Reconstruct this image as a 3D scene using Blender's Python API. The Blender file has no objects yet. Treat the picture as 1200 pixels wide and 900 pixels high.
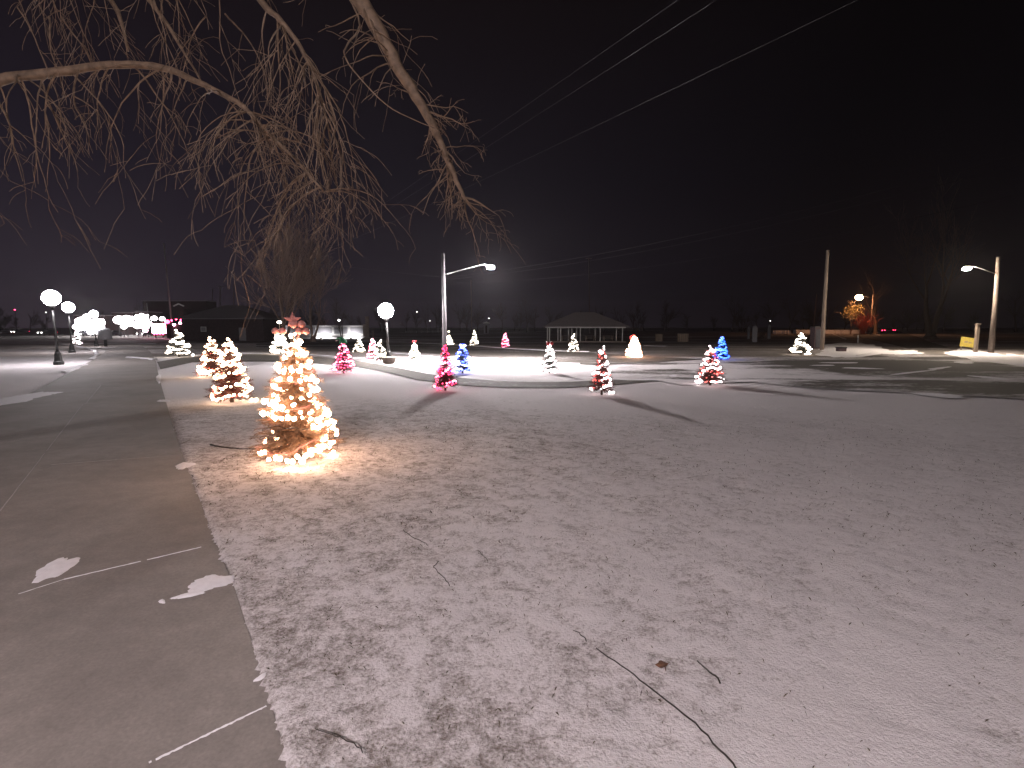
import bpy, bmesh, math, random
import numpy as np
from mathutils import Vector, Matrix

random.seed(7)
PI = math.pi
sc = bpy.context.scene
COL = sc.collection

# ------------------------------------------------------------------ camera
F = 633.0
HOR = 383.0
CAMH = 1.7
TH = math.atan((450 - HOR) / F)
cam_d = bpy.data.cameras.new('camera')
cam = bpy.data.objects.new('camera', cam_d)
COL.objects.link(cam)
cam.location = (0, 0, CAMH)
cam.rotation_euler = (PI / 2 - TH, 0, 0)
cam_d.sensor_width = 36
cam_d.lens = 36 * F / 1200
cam_d.clip_start = 0.05
cam_d.clip_end = 3000
sc.camera = cam


def sstep(a, b, x):
    t = max(0.0, min(1.0, (x - a) / (b - a)))
    return t * t * (3 - 2 * t)


def hgt(x, y):
    return -0.6 * sstep(32, 95, y)


def ray(u, v):
    x = (u - 600) / F
    w = (450 - v) / F
    return Vector((x, math.cos(TH) + w * math.sin(TH), -math.sin(TH) + w * math.cos(TH)))


def G(u, v, dz=0.0):
    d = ray(u, v)
    if d.z > -1e-4:
        d.z = -1e-4
    z = 0.0
    for _ in range(40):
        t = (z - CAMH) / d.z
        z = 0.5 * z + 0.5 * hgt(d.x * t, d.y * t)
    t = (z - CAMH) / d.z
    return Vector((d.x * t, d.y * t, z + dz))


def At(u, v, Y):
    d = ray(u, v)
    t = Y / d.y
    return Vector((d.x * t, Y, CAMH + d.z * t))


# ------------------------------------------------------------------ materials
def new_mat(name):
    m = bpy.data.materials.new(name)
    m.use_nodes = True
    return m, m.node_tree.nodes, m.node_tree.links, m.node_tree.nodes['Principled BSDF']


def plain(name, col, rough=0.7, metal=0.0, var=0.25, scale=6.0, bump=0.0, stretch=(1, 1, 1)):
    m, N, L, P = new_mat(name)
    tc = N.new('ShaderNodeTexCoord')
    mp = N.new('ShaderNodeMapping')
    mp.inputs['Scale'].default_value = stretch
    L.new(tc.outputs['Object'], mp.inputs['Vector'])
    nz = N.new('ShaderNodeTexNoise')
    nz.inputs['Scale'].default_value = scale
    nz.inputs['Detail'].default_value = 6
    L.new(mp.outputs['Vector'], nz.inputs['Vector'])
    cr = N.new('ShaderNodeValToRGB')
    a = [c * (1 - var) for c in col]
    b = [min(1, c * (1 + var)) for c in col]
    cr.color_ramp.elements[0].position = 0.3
    cr.color_ramp.elements[1].position = 0.7
    cr.color_ramp.elements[0].color = (*a, 1)
    cr.color_ramp.elements[1].color = (*b, 1)
    L.new(nz.outputs['Fac'], cr.inputs['Fac'])
    L.new(cr.outputs['Color'], P.inputs['Base Color'])
    P.inputs['Roughness'].default_value = rough
    P.inputs['Metallic'].default_value = metal
    if bump:
        bp = N.new('ShaderNodeBump')
        bp.inputs['Strength'].default_value = bump
        bp.inputs['Distance'].default_value = 0.02
        L.new(nz.outputs['Fac'], bp.inputs['Height'])
        L.new(bp.outputs['Normal'], P.inputs['Normal'])
    return m


def emis(name, col, s):
    m, N, L, P = new_mat(name)
    P.inputs['Base Color'].default_value = (0.8, 0.8, 0.8, 1)
    P.inputs['Emission Color'].default_value = (*col, 1)
    P.inputs['Emission Strength'].default_value = s
    P.inputs['Roughness'].default_value = 0.4
    return m


def snow_mix(name, dark, dark2, snow=(0.70, 0.66, 0.67), rough_d=0.85, contrast=7.0, fine=1.0, stretch=(1, 1, 1)):
    """surface whose thin snow cover is a vertex attribute ('cover') broken up by fine noise"""
    m, N, L, P = new_mat(name)
    at = N.new('ShaderNodeAttribute')
    at.attribute_name = 'cover'
    geo = N.new('ShaderNodeNewGeometry')
    mp = N.new('ShaderNodeMapping')
    mp.inputs['Scale'].default_value = stretch
    L.new(geo.outputs['Position'], mp.inputs['Vector'])
    n1 = N.new('ShaderNodeTexNoise')
    n1.inputs['Scale'].default_value = 15.0 * fine
    n1.inputs['Detail'].default_value = 8
    n1.inputs['Roughness'].default_value = 0.68
    L.new(mp.outputs['Vector'], n1.inputs['Vector'])
    n2 = N.new('ShaderNodeTexNoise')
    n2.inputs['Scale'].default_value = 60 * fine
    n2.inputs['Detail'].default_value = 5
    n2.inputs['Roughness'].default_value = 0.7
    L.new(mp.outputs['Vector'], n2.inputs['Vector'])

    def math_(op, a, b):
        k = N.new('ShaderNodeMath')
        k.operation = op
        for i, q in enumerate((a, b)):
            if isinstance(q, (int, float)):
                k.inputs[i].default_value = q
            else:
                L.new(q, k.inputs[i])
        return k.outputs[0]
    s = math_('ADD', math_('MULTIPLY', math_('SUBTRACT', n1.outputs['Fac'], 0.5), 1.1), math_('MULTIPLY', math_('SUBTRACT', n2.outputs['Fac'], 0.5), 0.75))
    s = math_('ADD', s, at.outputs['Fac'])
    s = math_('SUBTRACT', s, 0.5)
    s = math_('MULTIPLY', s, contrast * 0.5)
    s = math_('ADD', s, 0.5)
    k = N.new('ShaderNodeClamp')
    L.new(s, k.inputs['Value'])
    cd = N.new('ShaderNodeMixRGB')
    cd.inputs['Color1'].default_value = (*dark, 1)
    cd.inputs['Color2'].default_value = (*dark2, 1)
    L.new(n2.outputs['Fac'], cd.inputs['Fac'])
    cs = N.new('ShaderNodeMixRGB')
    cs.inputs['Color1'].default_value = (*[c * 0.88 for c in snow], 1)
    cs.inputs['Color2'].default_value = (*snow, 1)
    L.new(n1.outputs['Fac'], cs.inputs['Fac'])
    mx = N.new('ShaderNodeMixRGB')
    L.new(k.outputs[0], mx.inputs['Fac'])
    L.new(cd.outputs[0], mx.inputs['Color1'])
    L.new(cs.outputs[0], mx.inputs['Color2'])
    L.new(mx.outputs[0], P.inputs['Base Color'])
    P.inputs['Roughness'].default_value = rough_d
    P.inputs['Specular IOR Level'].default_value = 0.25
    bp = N.new('ShaderNodeBump')
    bp.inputs['Strength'].default_value = 0.55
    bp.inputs['Distance'].default_value = 0.02
    L.new(s, bp.inputs['Height'])
    L.new(bp.outputs['Normal'], P.inputs['Normal'])
    return m


M = {}
M['lawn'] = snow_mix('thin_snow_on_grass', (0.15, 0.125, 0.11), (0.28, 0.245, 0.225), contrast=4.6)
M['asphalt'] = snow_mix('snowy_asphalt', (0.062, 0.056, 0.05), (0.115, 0.102, 0.088), contrast=5, fine=0.25, stretch=(0.35, 1, 1))
M['bark'] = plain('bark', (0.36, 0.26, 0.21), 0.9, scale=9, bump=0.6, stretch=(1, 1, 0.25), var=.4)
M['twig'] = plain('twig_bark', (0.145, 0.10, 0.068), 0.75, scale=14, var=.4)
M['red_lit_needle'] = plain('red_glow_needles', (0.085, 0.018, 0.014), 0.6, scale=20, var=.5)  # red bulb light on the needles painted into their colour
M['wet_bark'] = plain('wet_bark', (0.025, 0.018, 0.014), 0.7, scale=20)
M['lit_twig'] = plain('brightened_twig_bark', (0.52, 0.37, 0.30), 0.8, scale=8)  # bark lightened to stand in for light missing on the crowns
M['dbark'] = plain('dark_bark', (0.09, 0.07, 0.055), 0.9, scale=5)
M['needle'] = plain('needles', (0.018, 0.019, 0.012), 0.6, scale=20, var=.5)
M['wood'] = plain('weathered_wood', (0.24, 0.19, 0.15), 0.85, scale=7, stretch=(1, 1, .1), bump=.3)
M['galv'] = plain('galvanised_steel', (0.5, 0.5, 0.5), 0.45, 0.6, scale=4, var=.15)
M['dwood'] = plain('dark_pole_wood', (0.12, 0.095, 0.08), 0.9, scale=6, bump=.3)
M['dsnow'] = plain('dirty_snow', (0.36, 0.33, 0.32), 0.9, scale=30, var=.25)
M['dgalv'] = plain('darkened_steel', (0.08, 0.075, 0.08), 0.6, 0.3, scale=4, var=.25)  # steel darkened to offset the lens light falling on the pole
M['black'] = plain('black_iron', (0.03, 0.03, 0.03), 0.5, 0.5)
M['wire'] = plain('wire', (0.012, 0.011, 0.012), 0.6)
M['shingle'] = plain('shingles', (0.23, 0.20, 0.20), 0.9, scale=10, bump=.4)
M['dshingle'] = plain('dark_shingles', (0.34, 0.32, 0.34), 0.9, scale=10, bump=.4)
M['snow'] = plain('snow', (0.72, 0.70, 0.73), 0.8, scale=20, var=.06, bump=.4)
M['brick'] = plain('brick', (0.035, 0.010, 0.010), 0.9, scale=15, var=.3)
M['dwall'] = plain('dark_wall', (0.07, 0.045, 0.05), 0.9)
M['white'] = plain('white_paint', (0.72, 0.72, 0.70), 0.6, var=.08)
M['grey'] = plain('grey_paint', (0.3, 0.3, 0.32), 0.6, var=.12)
M['stone'] = plain('stone', (0.36, 0.30, 0.25), 0.85, scale=8, bump=.3)
M['glass'] = plain('dark_glass', (0.03, 0.03, 0.035), 0.1)
M['yellow'] = plain('yellow_board', (0.62, 0.50, 0.10), 0.6, var=.15)
M['red'] = plain('red_ribbon', (0.5, 0.03, 0.04), 0.5)
M['green'] = plain('green_felt', (0.03, 0.28, 0.12), 0.7)
M['pink'] = plain('rose_tinsel', (0.62, 0.25, 0.22), 0.5)
M['tan'] = plain('tan_board', (0.4, 0.3, 0.2), 0.8)
M['redcar'] = plain('dark_red_paint', (0.2, 0.03, 0.03), 0.3)
M['darkcar'] = plain('dark_paint', (0.05, 0.05, 0.06), 0.3)
M['leaf'] = plain('dead_leaf', (0.12, 0.055, 0.03), 0.8, scale=30)
M['grass'] = plain('dry_grass', (0.085, 0.065, 0.045), 0.9, scale=3, var=.5)
M['yleaf'] = plain('yellow_leaves', (0.45, 0.36, 0.14), 0.8)
M['shrub'] = plain('red_glow_branches', (0.35, 0.07, 0.04), 0.8)  # red light on the branches put into their colour


def concrete():
    m, N, L, P = new_mat('path_concrete')
    geo = N.new('ShaderNodeNewGeometry')
    n1 = N.new('ShaderNodeTexNoise'); n1.inputs['Scale'].default_value = 0.9; n1.inputs['Detail'].default_value = 5
    n2 = N.new('ShaderNodeTexNoise'); n2.inputs['Scale'].default_value = 55; n2.inputs['Detail'].default_value = 6; n2.inputs['Roughness'].default_value = .75
    n3 = N.new('ShaderNodeTexNoise'); n3.inputs['Scale'].default_value = 5; n3.inputs['Detail'].default_value = 7; n3.inputs['Roughness'].default_value = .7
    for n in (n1, n2, n3):
        L.new(geo.outputs['Position'], n.inputs['Vector'])
    a = N.new('ShaderNodeValToRGB')
    a.color_ramp.elements[0].position = .3; a.color_ramp.elements[1].position = .7
    a.color_ramp.elements[0].color = (0.17, 0.15, 0.138, 1); a.color_ramp.elements[1].color = (0.235, 0.21, 0.193, 1)
    L.new(n1.outputs['Fac'], a.inputs['Fac'])
    b = N.new('ShaderNodeMixRGB'); b.blend_type = 'OVERLAY'; b.inputs['Fac'].default_value = .35
    L.new(a.outputs[0], b.inputs['Color1']); L.new(n3.outputs['Fac'], b.inputs['Color2'])
    c = N.new('ShaderNodeMixRGB'); c.blend_type = 'OVERLAY'; c.inputs['Fac'].default_value = .45
    L.new(b.outputs[0], c.inputs['Color1']); L.new(n2.outputs['Fac'], c.inputs['Color2'])
    L.new(c.outputs[0], P.inputs['Base Color'])
    P.inputs['Roughness'].default_value = .8
    bp = N.new('ShaderNodeBump'); bp.inputs['Strength'].default_value = .35; bp.inputs['Distance'].default_value = .004
    L.new(n2.outputs['Fac'], bp.inputs['Height']); L.new(bp.outputs['Normal'], P.inputs['Normal'])
    return m


M['concrete'] = concrete()
LAMPW = (1.0, 0.93, 0.97)
M['globe'] = emis('lit_globe', LAMPW, 210)
M['globe2'] = emis('lit_globe_soft', (1, .95, .95), 420)
M['head'] = emis('lit_lens', (1.0, 0.92, 0.93), 9000)
M['headw'] = emis('lit_lens_warm', (1.0, 0.83, 0.66), 2600)
M['headb'] = emis('lit_lens_near', (1.0, 0.86, 0.87), 5700)
M['shop'] = emis('lit_shop_glass', (1, .93, .96), 45)
M['shopr'] = emis('lit_box', (1, .45, .6), 30)
M['farlamp'] = emis('far_lamp', (1, .92, .93), 24)
M['tiny'] = emis('tiny_lamp', (1, .95, .9), 5)
M['redl'] = emis('red_lamp', (1, .03, .10), 26)
M['cyan'] = emis('green_signal', (.35, 1, .9), 6)
M['carl'] = emis('headlight', (1, .96, .9), 15)
M['orange'] = emis('orange_lamp', (1, .46, .22), 170)
BUL = {
    'gold': emis('gold_bulb', (1.0, 0.61, 0.38), 62),
    'warm': emis('warm_bulb', (1.0, 0.68, 0.42), 17),
    'cream': emis('cream_bulb', (1.0, 0.86, 0.70), 9),
    'white': emis('white_bulb', (1.0, 0.86, 0.86), 7),
    'hot': emis('orange_white_bulb', (1.0, 0.52, 0.32), 40),
    'red': emis('red_bulb', (1.0, 0.02, 0.12), 5),
    'pink': emis('pink_bulb', (1.0, 0.30, 0.46), 6),
    'ember': emis('ember_bulb', (1.0, 0.04, 0.02), 2.4),
    'blue': emis('blue_bulb', (0.03, 0.10, 1.0), 6),
    'ice': emis('ice_bulb', (0.62, 0.62, 1.0), 6),
    'azure': emis('azure_bulb', (0.02, 0.12, 1.0), 6),
}
M['bronze'] = plain('bronze_needles', (0.15, 0.082, 0.042), 0.5, scale=20, var=.6)


# ------------------------------------------------------------------ mesh helper
class MB:
    def __init__(s):
        s.v = []
        s.f = []

    def add(s, vs, fs):
        b = len(s.v)
        s.v.extend([tuple(q) for q in vs])
        s.f.extend([tuple(b + i for i in f) for f in fs])
        return s

    def box(s, c, d, rz=0, tilt=None):
        cx, cy, cz = c
        hx, hy, hz = d[0] / 2, d[1] / 2, d[2] / 2
        R = Matrix.Rotation(rz, 3, 'Z')
        if tilt is not None:
            R = R @ tilt
        vs = [Vector((cx, cy, cz)) + R @ Vector((sx * hx, sy * hy, sz * hz)) for sz in (-1, 1) for sy in (-1, 1) for sx in (-1, 1)]
        return s.add(vs, [(0, 2, 3, 1), (4, 5, 7, 6), (0, 1, 5, 4), (2, 6, 7, 3), (0, 4, 6, 2), (1, 3, 7, 5)])

    def tube(s, pts, rad, n=6, cap=True):
        pts = [Vector(p) for p in pts]
        if not hasattr(rad, '__len__'):
            rad = [rad] * len(pts)
        t0 = (pts[1] - pts[0]).normalized()
        ref = Vector((0, 0, 1)) if abs(t0.z) < 0.9 else Vector((1, 0, 0))
        a = t0.cross(ref).normalized()
        b0 = len(s.v)
        m = len(pts)
        for i in range(m):
            t = (pts[min(i + 1, m - 1)] - pts[max(i - 1, 0)])
            if t.length < 1e-9:
                t = t0
            t = t.normalized()
            a = (a - t * a.dot(t))
            a = a.normalized() if a.length > 1e-6 else t.orthogonal().normalized()
            c = t.cross(a)
            for k in range(n):
                an = 2 * PI * k / n
                s.v.append(tuple(pts[i] + (a * math.cos(an) + c * math.sin(an)) * rad[i]))
        for i in range(m - 1):
            for k in range(n):
                k2 = (k + 1) % n
                s.f.append((b0 + i * n + k, b0 + i * n + k2, b0 + (i + 1) * n + k2, b0 + (i + 1) * n + k))
        if cap:
            s.f.append(tuple(b0 + k for k in reversed(range(n))))
            s.f.append(tuple(b0 + (m - 1) * n + k for k in range(n)))
        return s

    def lathe(s, prof, c=(0, 0, 0), n=16):
        b0 = len(s.v)
        for r, z in prof:
            for k in range(n):
                an = 2 * PI * k / n
                s.v.append((c[0] + r * math.cos(an), c[1] + r * math.sin(an), c[2] + z))
        for i in range(len(prof) - 1):
            for k in range(n):
                k2 = (k + 1) % n
                s.f.append((b0 + i * n + k, b0 + i * n + k2, b0 + (i + 1) * n + k2, b0 + (i + 1) * n + k))
        s.f.append(tuple(b0 + k for k in reversed(range(n))))
        s.f.append(tuple(b0 + (len(prof) - 1) * n + k for k in range(n)))
        return s

    def ball(s, c, r, n=10, sq=1.0):
        prof = [(max(0.001, r * math.sin(PI * i / (n // 2 + 1))), -r * sq * math.cos(PI * i / (n // 2 + 1))) for i in range(n // 2 + 2)]
        return s.lathe(prof, c, n)

    def octa(s, c, r, ax=None):
        c = Vector(c)
        ds = [Vector(q) for q in ((1, 0, 0), (0, 1, 0), (-1, 0, 0), (0, -1, 0), (0, 0, 1), (0, 0, -1))]
        vs = [c + Vector((d.x * r, d.y * r, d.z * r * 1.25)) for d in ds]
        return s.add(vs, [(0, 1, 4), (1, 2, 4), (2, 3, 4), (3, 0, 4), (1, 0, 5), (2, 1, 5), (3, 2, 5), (0, 3, 5)])

    def bulb(s, c, r):
        # small faceted teardrop
        n = 5
        prof = [(0.35, -1.1), (1.0, -.45), (.95, .35), (.35, 1.2)]
        return s.lathe([(a * r, b * r) for a, b in prof], c, n)

    def build(s, name, mat, parent=None, smooth=False, loc=None):
        me = bpy.data.meshes.new(name)
        me.from_pydata(s.v, [], s.f)
        me.validate()
        me.update()
        if smooth:
            me.polygons.foreach_set('use_smooth', [True] * len(me.polygons))
        me.materials.append(mat)
        o = bpy.data.objects.new(name, me)
        COL.objects.link(o)
        if parent is not None:
            o.parent = parent
        if loc is not None:
            o.location = loc
        return o


def tag(o, label=None, cat=None, group=None, kind=None):
    if label:
        o['label'] = label
    if cat:
        o['category'] = cat
    if group:
        o['group'] = group
    if kind:
        o['kind'] = kind
    return o


def thing(name, label, cat, loc=(0, 0, 0), rz=0, group=None, scale=1):
    o = bpy.data.objects.new(name, None)
    COL.objects.link(o)
    o.location = loc
    o.rotation_euler = (0, 0, rz)
    o.scale = (scale,) * 3
    o.empty_display_size = .2
    return tag(o, label, cat, group)


CH = {}


def copy_tree(o, label, loc, rz=0, scale=1.0, name=None):
    def rec(a, par):
        c = a.copy()
        COL.objects.link(c)
        if par is not None:
            c.parent = par
        for ch in [q for q in ALLCH(a)]:
            rec(ch, c)
        return c
    c = rec(o, None)
    c['label'] = label
    c.location = loc
    c.rotation_euler = (0, 0, rz)
    c.scale = (scale,) * 3 if not hasattr(scale, '__len__') else scale
    return c


def ALLCH(a):
    return list(a.children)


# ------------------------------------------------------------------ numpy noise
rs = np.random.RandomState(3)
TAB = rs.rand(256, 256)


def vnoise(x, y):
    xi = np.floor(x).astype(int); yi = np.floor(y).astype(int)
    fx = x - xi; fy = y - yi
    fx = fx * fx * (3 - 2 * fx); fy = fy * fy * (3 - 2 * fy)
    a = TAB[xi % 256, yi % 256]; b = TAB[(xi + 1) % 256, yi % 256]
    c = TAB[xi % 256, (yi + 1) % 256]; d = TAB[(xi + 1) % 256, (yi + 1) % 256]
    return (a * (1 - fx) + b * fx) * (1 - fy) + (c * (1 - fx) + d * fx) * fy


def fbm(x, y, s, o=5, g=0.55, off=0):
    t = 0; amp = 1; tot = 0
    for i in range(o):
        t = t + amp * vnoise(x * s + 17.3 * i + off, y * s + 9.1 * i + off * 2)
        tot += amp; amp *= g; s *= 2.03
    return t / tot


def poly_sdf(P, X, Y):
    """signed distance to polygon, negative inside"""
    P = np.array([(p[0], p[1]) for p in P])
    d = np.full(X.shape, 1e9)
    ins = np.zeros(X.shape, bool)
    n = len(P)
    for i in range(n):
        ax, ay = P[i]; bx, by = P[(i + 1) % n]
        ex, ey = bx - ax, by - ay
        t = np.clip(((X - ax) * ex + (Y - ay) * ey) / (ex * ex + ey * ey + 1e-12), 0, 1)
        d = np.minimum(d, np.hypot(X - ax - t * ex, Y - ay - t * ey))
        c = ((ay > Y) != (by > Y))
        with np.errstate(divide='ignore', invalid='ignore'):
            xi = ax + (Y - ay) / (by - ay + 1e-12) * ex
        ins ^= c & (X < xi)
    return np.where(ins, -d, d)


# ------------------------------------------------------------------ layout polygons (ground metres, traced in the picture)
def gp(pts):
    return [G(u, v) for u, v in pts]


edge_r = gp([(340, 900), (310, 800), (275, 690), (243, 610), (215, 535), (200, 490), (190, 455), (184, 432)])
d0 = edge_r[0]; d1 = edge_r[1]
dirn = (d0 - d1).normalized()
back = d0 + dirn * 14
PATH = [back] + edge_r + gp([(183, 424), (176, 412), (160, 402), (150, 398)]) + gp([(118, 398), (126, 405), (122, 414), (112, 420), (97, 428), (72, 442), (45, 456), (0, 476), (-120, 520)])
lft = PATH[-1]
PATH.append(Vector((lft.x - 2.2, -6, 0)))
PATH.append(Vector((back.x - 6, back.y, 0)))
ARC_TOP = [(184, 424), (215, 419), (260, 416.5), (320, 416), (370, 418), (410, 421.5), (440, 426), (470, 432), (500, 438), (540, 443), (580, 446.5), (620, 448), (670, 447.5), (710, 445), (745, 443), (775, 443.5)]
ARC_BOT = [(775, 446), (740, 449), (700, 452.5), (650, 454.5), (600, 454.5), (560, 453), (525, 450), (490, 445), (455, 437), (420, 430), (380, 426.5), (330, 424), (270, 423.5), (225, 425), (188, 433)]
ARC = gp(ARC_TOP + ARC_BOT)
ROAD = gp([(1000, 388), (1052, 388), (1080, 396), (1105, 405), (1122, 414), (1140, 422), (1200, 430), (1320, 440),
           (1500, 500), (1300, 478), (1200, 468), (1130, 464), (1050, 460), (960, 456), (880, 448), (835, 449), (800, 452), (770, 446), (735, 446), (700, 444), (690, 434),
           (720, 428), (770, 425), (830, 421.5), (900, 419.5), (960, 420.5), (1010, 418.5), (1045, 413), (1062, 408), (1030, 400), (1000, 394)])
FARST = gp([(-900, 394), (300, 392.5), (305, 396.5), (120, 398), (-900, 403)])
BACKST = gp([(300, 403), (420, 401), (520, 404), (640, 411), (760, 418), (830, 421), (700, 428), (600, 421), (500, 414), (400, 409), (300, 408)])


def cover_at(X, Y):
    """snow cover of the lawn: 0 bare grass, 1 full snow"""
    with np.errstate(divide='ignore', invalid='ignore'):
        U = 600 + F * X / np.maximum(Y, 0.3)
        D = np.hypot(X, Y)
    base = 0.595 + 0.18 * np.clip((X + 1.0) / 4.0, 0, 1)
    sp = poly_sdf(PATH, X, Y)
    base -= 0.10 * np.exp(-np.clip(sp, 0, 99) / 0.5) * (fbm(X, Y, .9, 2, off=8) > .45)
    base -= 0.06 * np.exp(-((X + 3.0) ** 2 + (Y - 7.0) ** 2) / 7.0)
    base = np.where(Y > 10, base + 0.35 * np.clip((Y - 10) / 4, 0, 1), base)
    big = fbm(X * .8 + Y * .35, Y * 1.0, 0.55, 3, off=3) - .5
    md = fbm(X * .9, Y * .9, 7.0, 4, .7, off=5) - .5
    sx = X * math.cos(-.85) + Y * math.sin(-.85); sy = -X * math.sin(-.85) + Y * math.cos(-.85)
    st = fbm(sx * 2.6, sy * 9.0, 1.5, 4, .62, off=11) - .5
    calm = 1 - .35 * np.clip((X - .5) / 3.5, 0, 1)
    c = base + (.20 * big + .50 * md + .40 * st) * calm
    # bright lamplit patch at the near right, painted as extra snow cover
    q = G(1000, 850)
    e = ((X - q.x) * .8 + (Y - q.y) * .6) ** 2 / 1.3 + ((X - q.x) * -.6 + (Y - q.y) * .8) ** 2 / .12
    c += .30 * np.exp(-e)
    # strewn field farther back shows brown grass
    far = np.clip((Y - 27) / 5, 0, 1)
    c = c * (1 - far) + (0.33 + 1.0 * (fbm(X * .25, Y, .25, 4, off=20) - .5)) * far
    return c


# ------------------------------------------------------------------ ground sheet
def axis(dense_a, dense_b, step, lo, hi, grow, smax):
    a = list(np.arange(dense_a, dense_b + 1e-6, step))
    s = step; p = a[-1]; up = []
    while p < hi:
        s = min(s * grow, max(smax, abs(p) * .05)); p += s; up.append(p)
    s = step; p = a[0]; dn = []
    while p > lo:
        s = min(s * grow, max(smax, abs(p) * .05)); p -= s; dn.append(p)
    return np.array(dn[::-1] + a + up)


gx = axis(-3.8, 6.5, .04, -900, 900, 1.06, .4)
gy = axis(1.6, 9.5, .04, -30, 1500, 1.045, .3)
X, Y = np.meshgrid(gx, gy)
cov = cover_at(X, Y)
sd = np.minimum(poly_sdf(PATH, X, Y), 99)
H = -0.6 * np.clip((Y - 32) / 63, 0, 1) ** 2 * (3 - 2 * np.clip((Y - 32) / 63, 0, 1))
near = np.clip(1 - (Y - 9) / 4, 0, 1) * np.clip(1 - (np.abs(X) - 9) / 4, 0, 1)
bumps = (fbm(X, Y, 5.5, 4, .6, off=31) - .5) * .030 + (cov - .6) * .022
H = H - 0.015 + near * (bumps + 0.028 * np.clip((sd + .05) / .07, .45, 1) + (fbm(X, Y, 1.2, 2, off=2) - .5) * .03 * np.clip(sd / .3, 0, 1))
H = np.where(sd < -.035 + .05 * (fbm(X, Y, 14, 2, off=61) - .4), H - .05 * near, H)
nv = X.size
me = bpy.data.meshes.new('snowy_ground')
co = np.stack([X, Y, H], -1).reshape(-1, 3)
r_, c_ = X.shape
idx = np.arange(nv).reshape(r_, c_)
quads = np.stack([idx[:-1, :-1], idx[:-1, 1:], idx[1:, 1:], idx[1:, :-1]], -1).reshape(-1, 4)
me.vertices.add(nv); me.vertices.foreach_set('co', co.ravel())
me.loops.add(quads.size); me.loops.foreach_set('vertex_index', quads.ravel())
me.polygons.add(len(quads)); me.polygons.foreach_set('loop_start', np.arange(0, quads.size, 4))
me.polygons.foreach_set('use_smooth', np.ones(len(quads), bool))
me.update(); me.validate()
at = me.attributes.new('cover', 'FLOAT', 'POINT'); at.data.foreach_set('value', cov.ravel().astype(np.float32))
me.materials.append(M['lawn'])
go = bpy.data.objects.new('ground', me); COL.objects.link(go); tag(go, kind='structure')
go['label'] = 'lawn under a thin broken layer of snow'


def sheet(name, poly, mat, dz, step=1.0, coverf=None, parent=None):
    bm = bmesh.new()
    vs = [bm.verts.new((p[0], p[1], 0)) for p in poly]
    f = bm.faces.new(vs)
    bmesh.ops.triangulate(bm, faces=[f])
    ys = [p[1] for p in poly]; xs = [p[0] for p in poly]
    y = min(ys)
    while y < max(ys):
        s = max(step, abs(y) * .03); y += s
        bmesh.ops.bisect_plane(bm, geom=bm.verts[:] + bm.edges[:] + bm.faces[:], plane_co=(0, y, 0), plane_no=(0, 1, 0))
    if coverf is not None:
        x = min(xs)
        while x < max(xs):
            x += max(step, abs(x) * .03)
            bmesh.ops.bisect_plane(bm, geom=bm.verts[:] + bm.edges[:] + bm.faces[:], plane_co=(x, 0, 0), plane_no=(1, 0, 0))
    for v in bm.verts:
        v.co.z = hgt(v.co.x, v.co.y) + dz
    bmesh.ops.recalc_face_normals(bm, faces=bm.faces[:])
    if sum(f.normal.z for f in bm.faces) < 0:
        bmesh.ops.reverse_faces(bm, faces=bm.faces[:])
    me = bpy.data.meshes.new(name)
    bm.to_mesh(me); bm.free()
    if coverf is not None:
        n = len(me.vertices)
        c = np.zeros(n * 3); me.vertices.foreach_get('co', c); c = c.reshape(-1, 3)
        a = me.attributes.new('cover', 'FLOAT', 'POINT')
        a.data.foreach_set('value', coverf(c[:, 0], c[:, 1]).astype(np.float32))
    me.materials.append(mat)
    o = bpy.data.objects.new(name, me); COL.objects.link(o)
    return tag(o, kind='structure')


sheet('path', PATH, M['concrete'], 0.004, .5)


def arc_cov(X, Y):
    return 0.12 + .45 * (fbm(X * .6, Y * .6, .8, 3, off=4) - .5)


sheet('curved_path', ARC, M['asphalt'], 0.008, .5, arc_cov)


def road_cov(X, Y):
    n = fbm(X * .22, Y * .75, .55, 5, .6, off=40) - .5
    c = 0.24 + 3.2 * n
    # thicker leftover snow along the near edge
    dn = poly_sdf(ROAD, X, Y)
    c += .55 * np.exp(dn / .7) * (Y < 24) + .35 * np.exp(-((Y - 20) ** 2) / 8.0) * (X < 12) * (X > 7)
    far = np.clip((Y - 38) / 12, 0, 1)
    c = c * (1 - far) + .12 * far
    return c


sheet('road', ROAD, M['asphalt'], 0.012, .35, road_cov)
sheet('far_street', FARST, M['asphalt'], 0.012, 2, lambda X, Y: .2 + 1.2 * (fbm(X * .05, Y, .3, 3) - .5))
sheet('park_lane', BACKST, M['asphalt'], 0.010, .8, lambda X, Y: .17 + 1.3 * (fbm(X * .16, Y, .5, 4, off=9) - .5))


def strip(pts, w, z=0.02, h=0.03, name='snow_strip', mat=None):
    """low snow ridge or kerb following a ground polyline"""
    mb = MB()
    P = [Vector(p) for p in pts]
    for i, p in enumerate(P):
        a = P[max(0, i - 1)]; b = P[min(len(P) - 1, i + 1)]
        t = (b - a); t.z = 0; t.normalize(); nrm = Vector((-t.y, t.x, 0))
        zz = hgt(p.x, p.y)
        ww = w * random.uniform(.45, 1.35) if mat is None else w
        for s, hh in ((-1, 0), (-.6, h), (.6, h), (1, 0)):
            mb.v.append((p.x + nrm.x * s * ww / 2, p.y + nrm.y * s * ww / 2, zz + z + hh))
    for i in range(len(P) - 1):
        if name == 'snow_line' and random.random() < .03:
            continue
        for k in range(3):
            mb.f.append((i * 4 + k, i * 4 + k + 1, (i + 1) * 4 + k + 1, (i + 1) * 4 + k))
    o = mb.build(name, mat or M['snow'])
    return tag(o, kind='structure')


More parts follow.
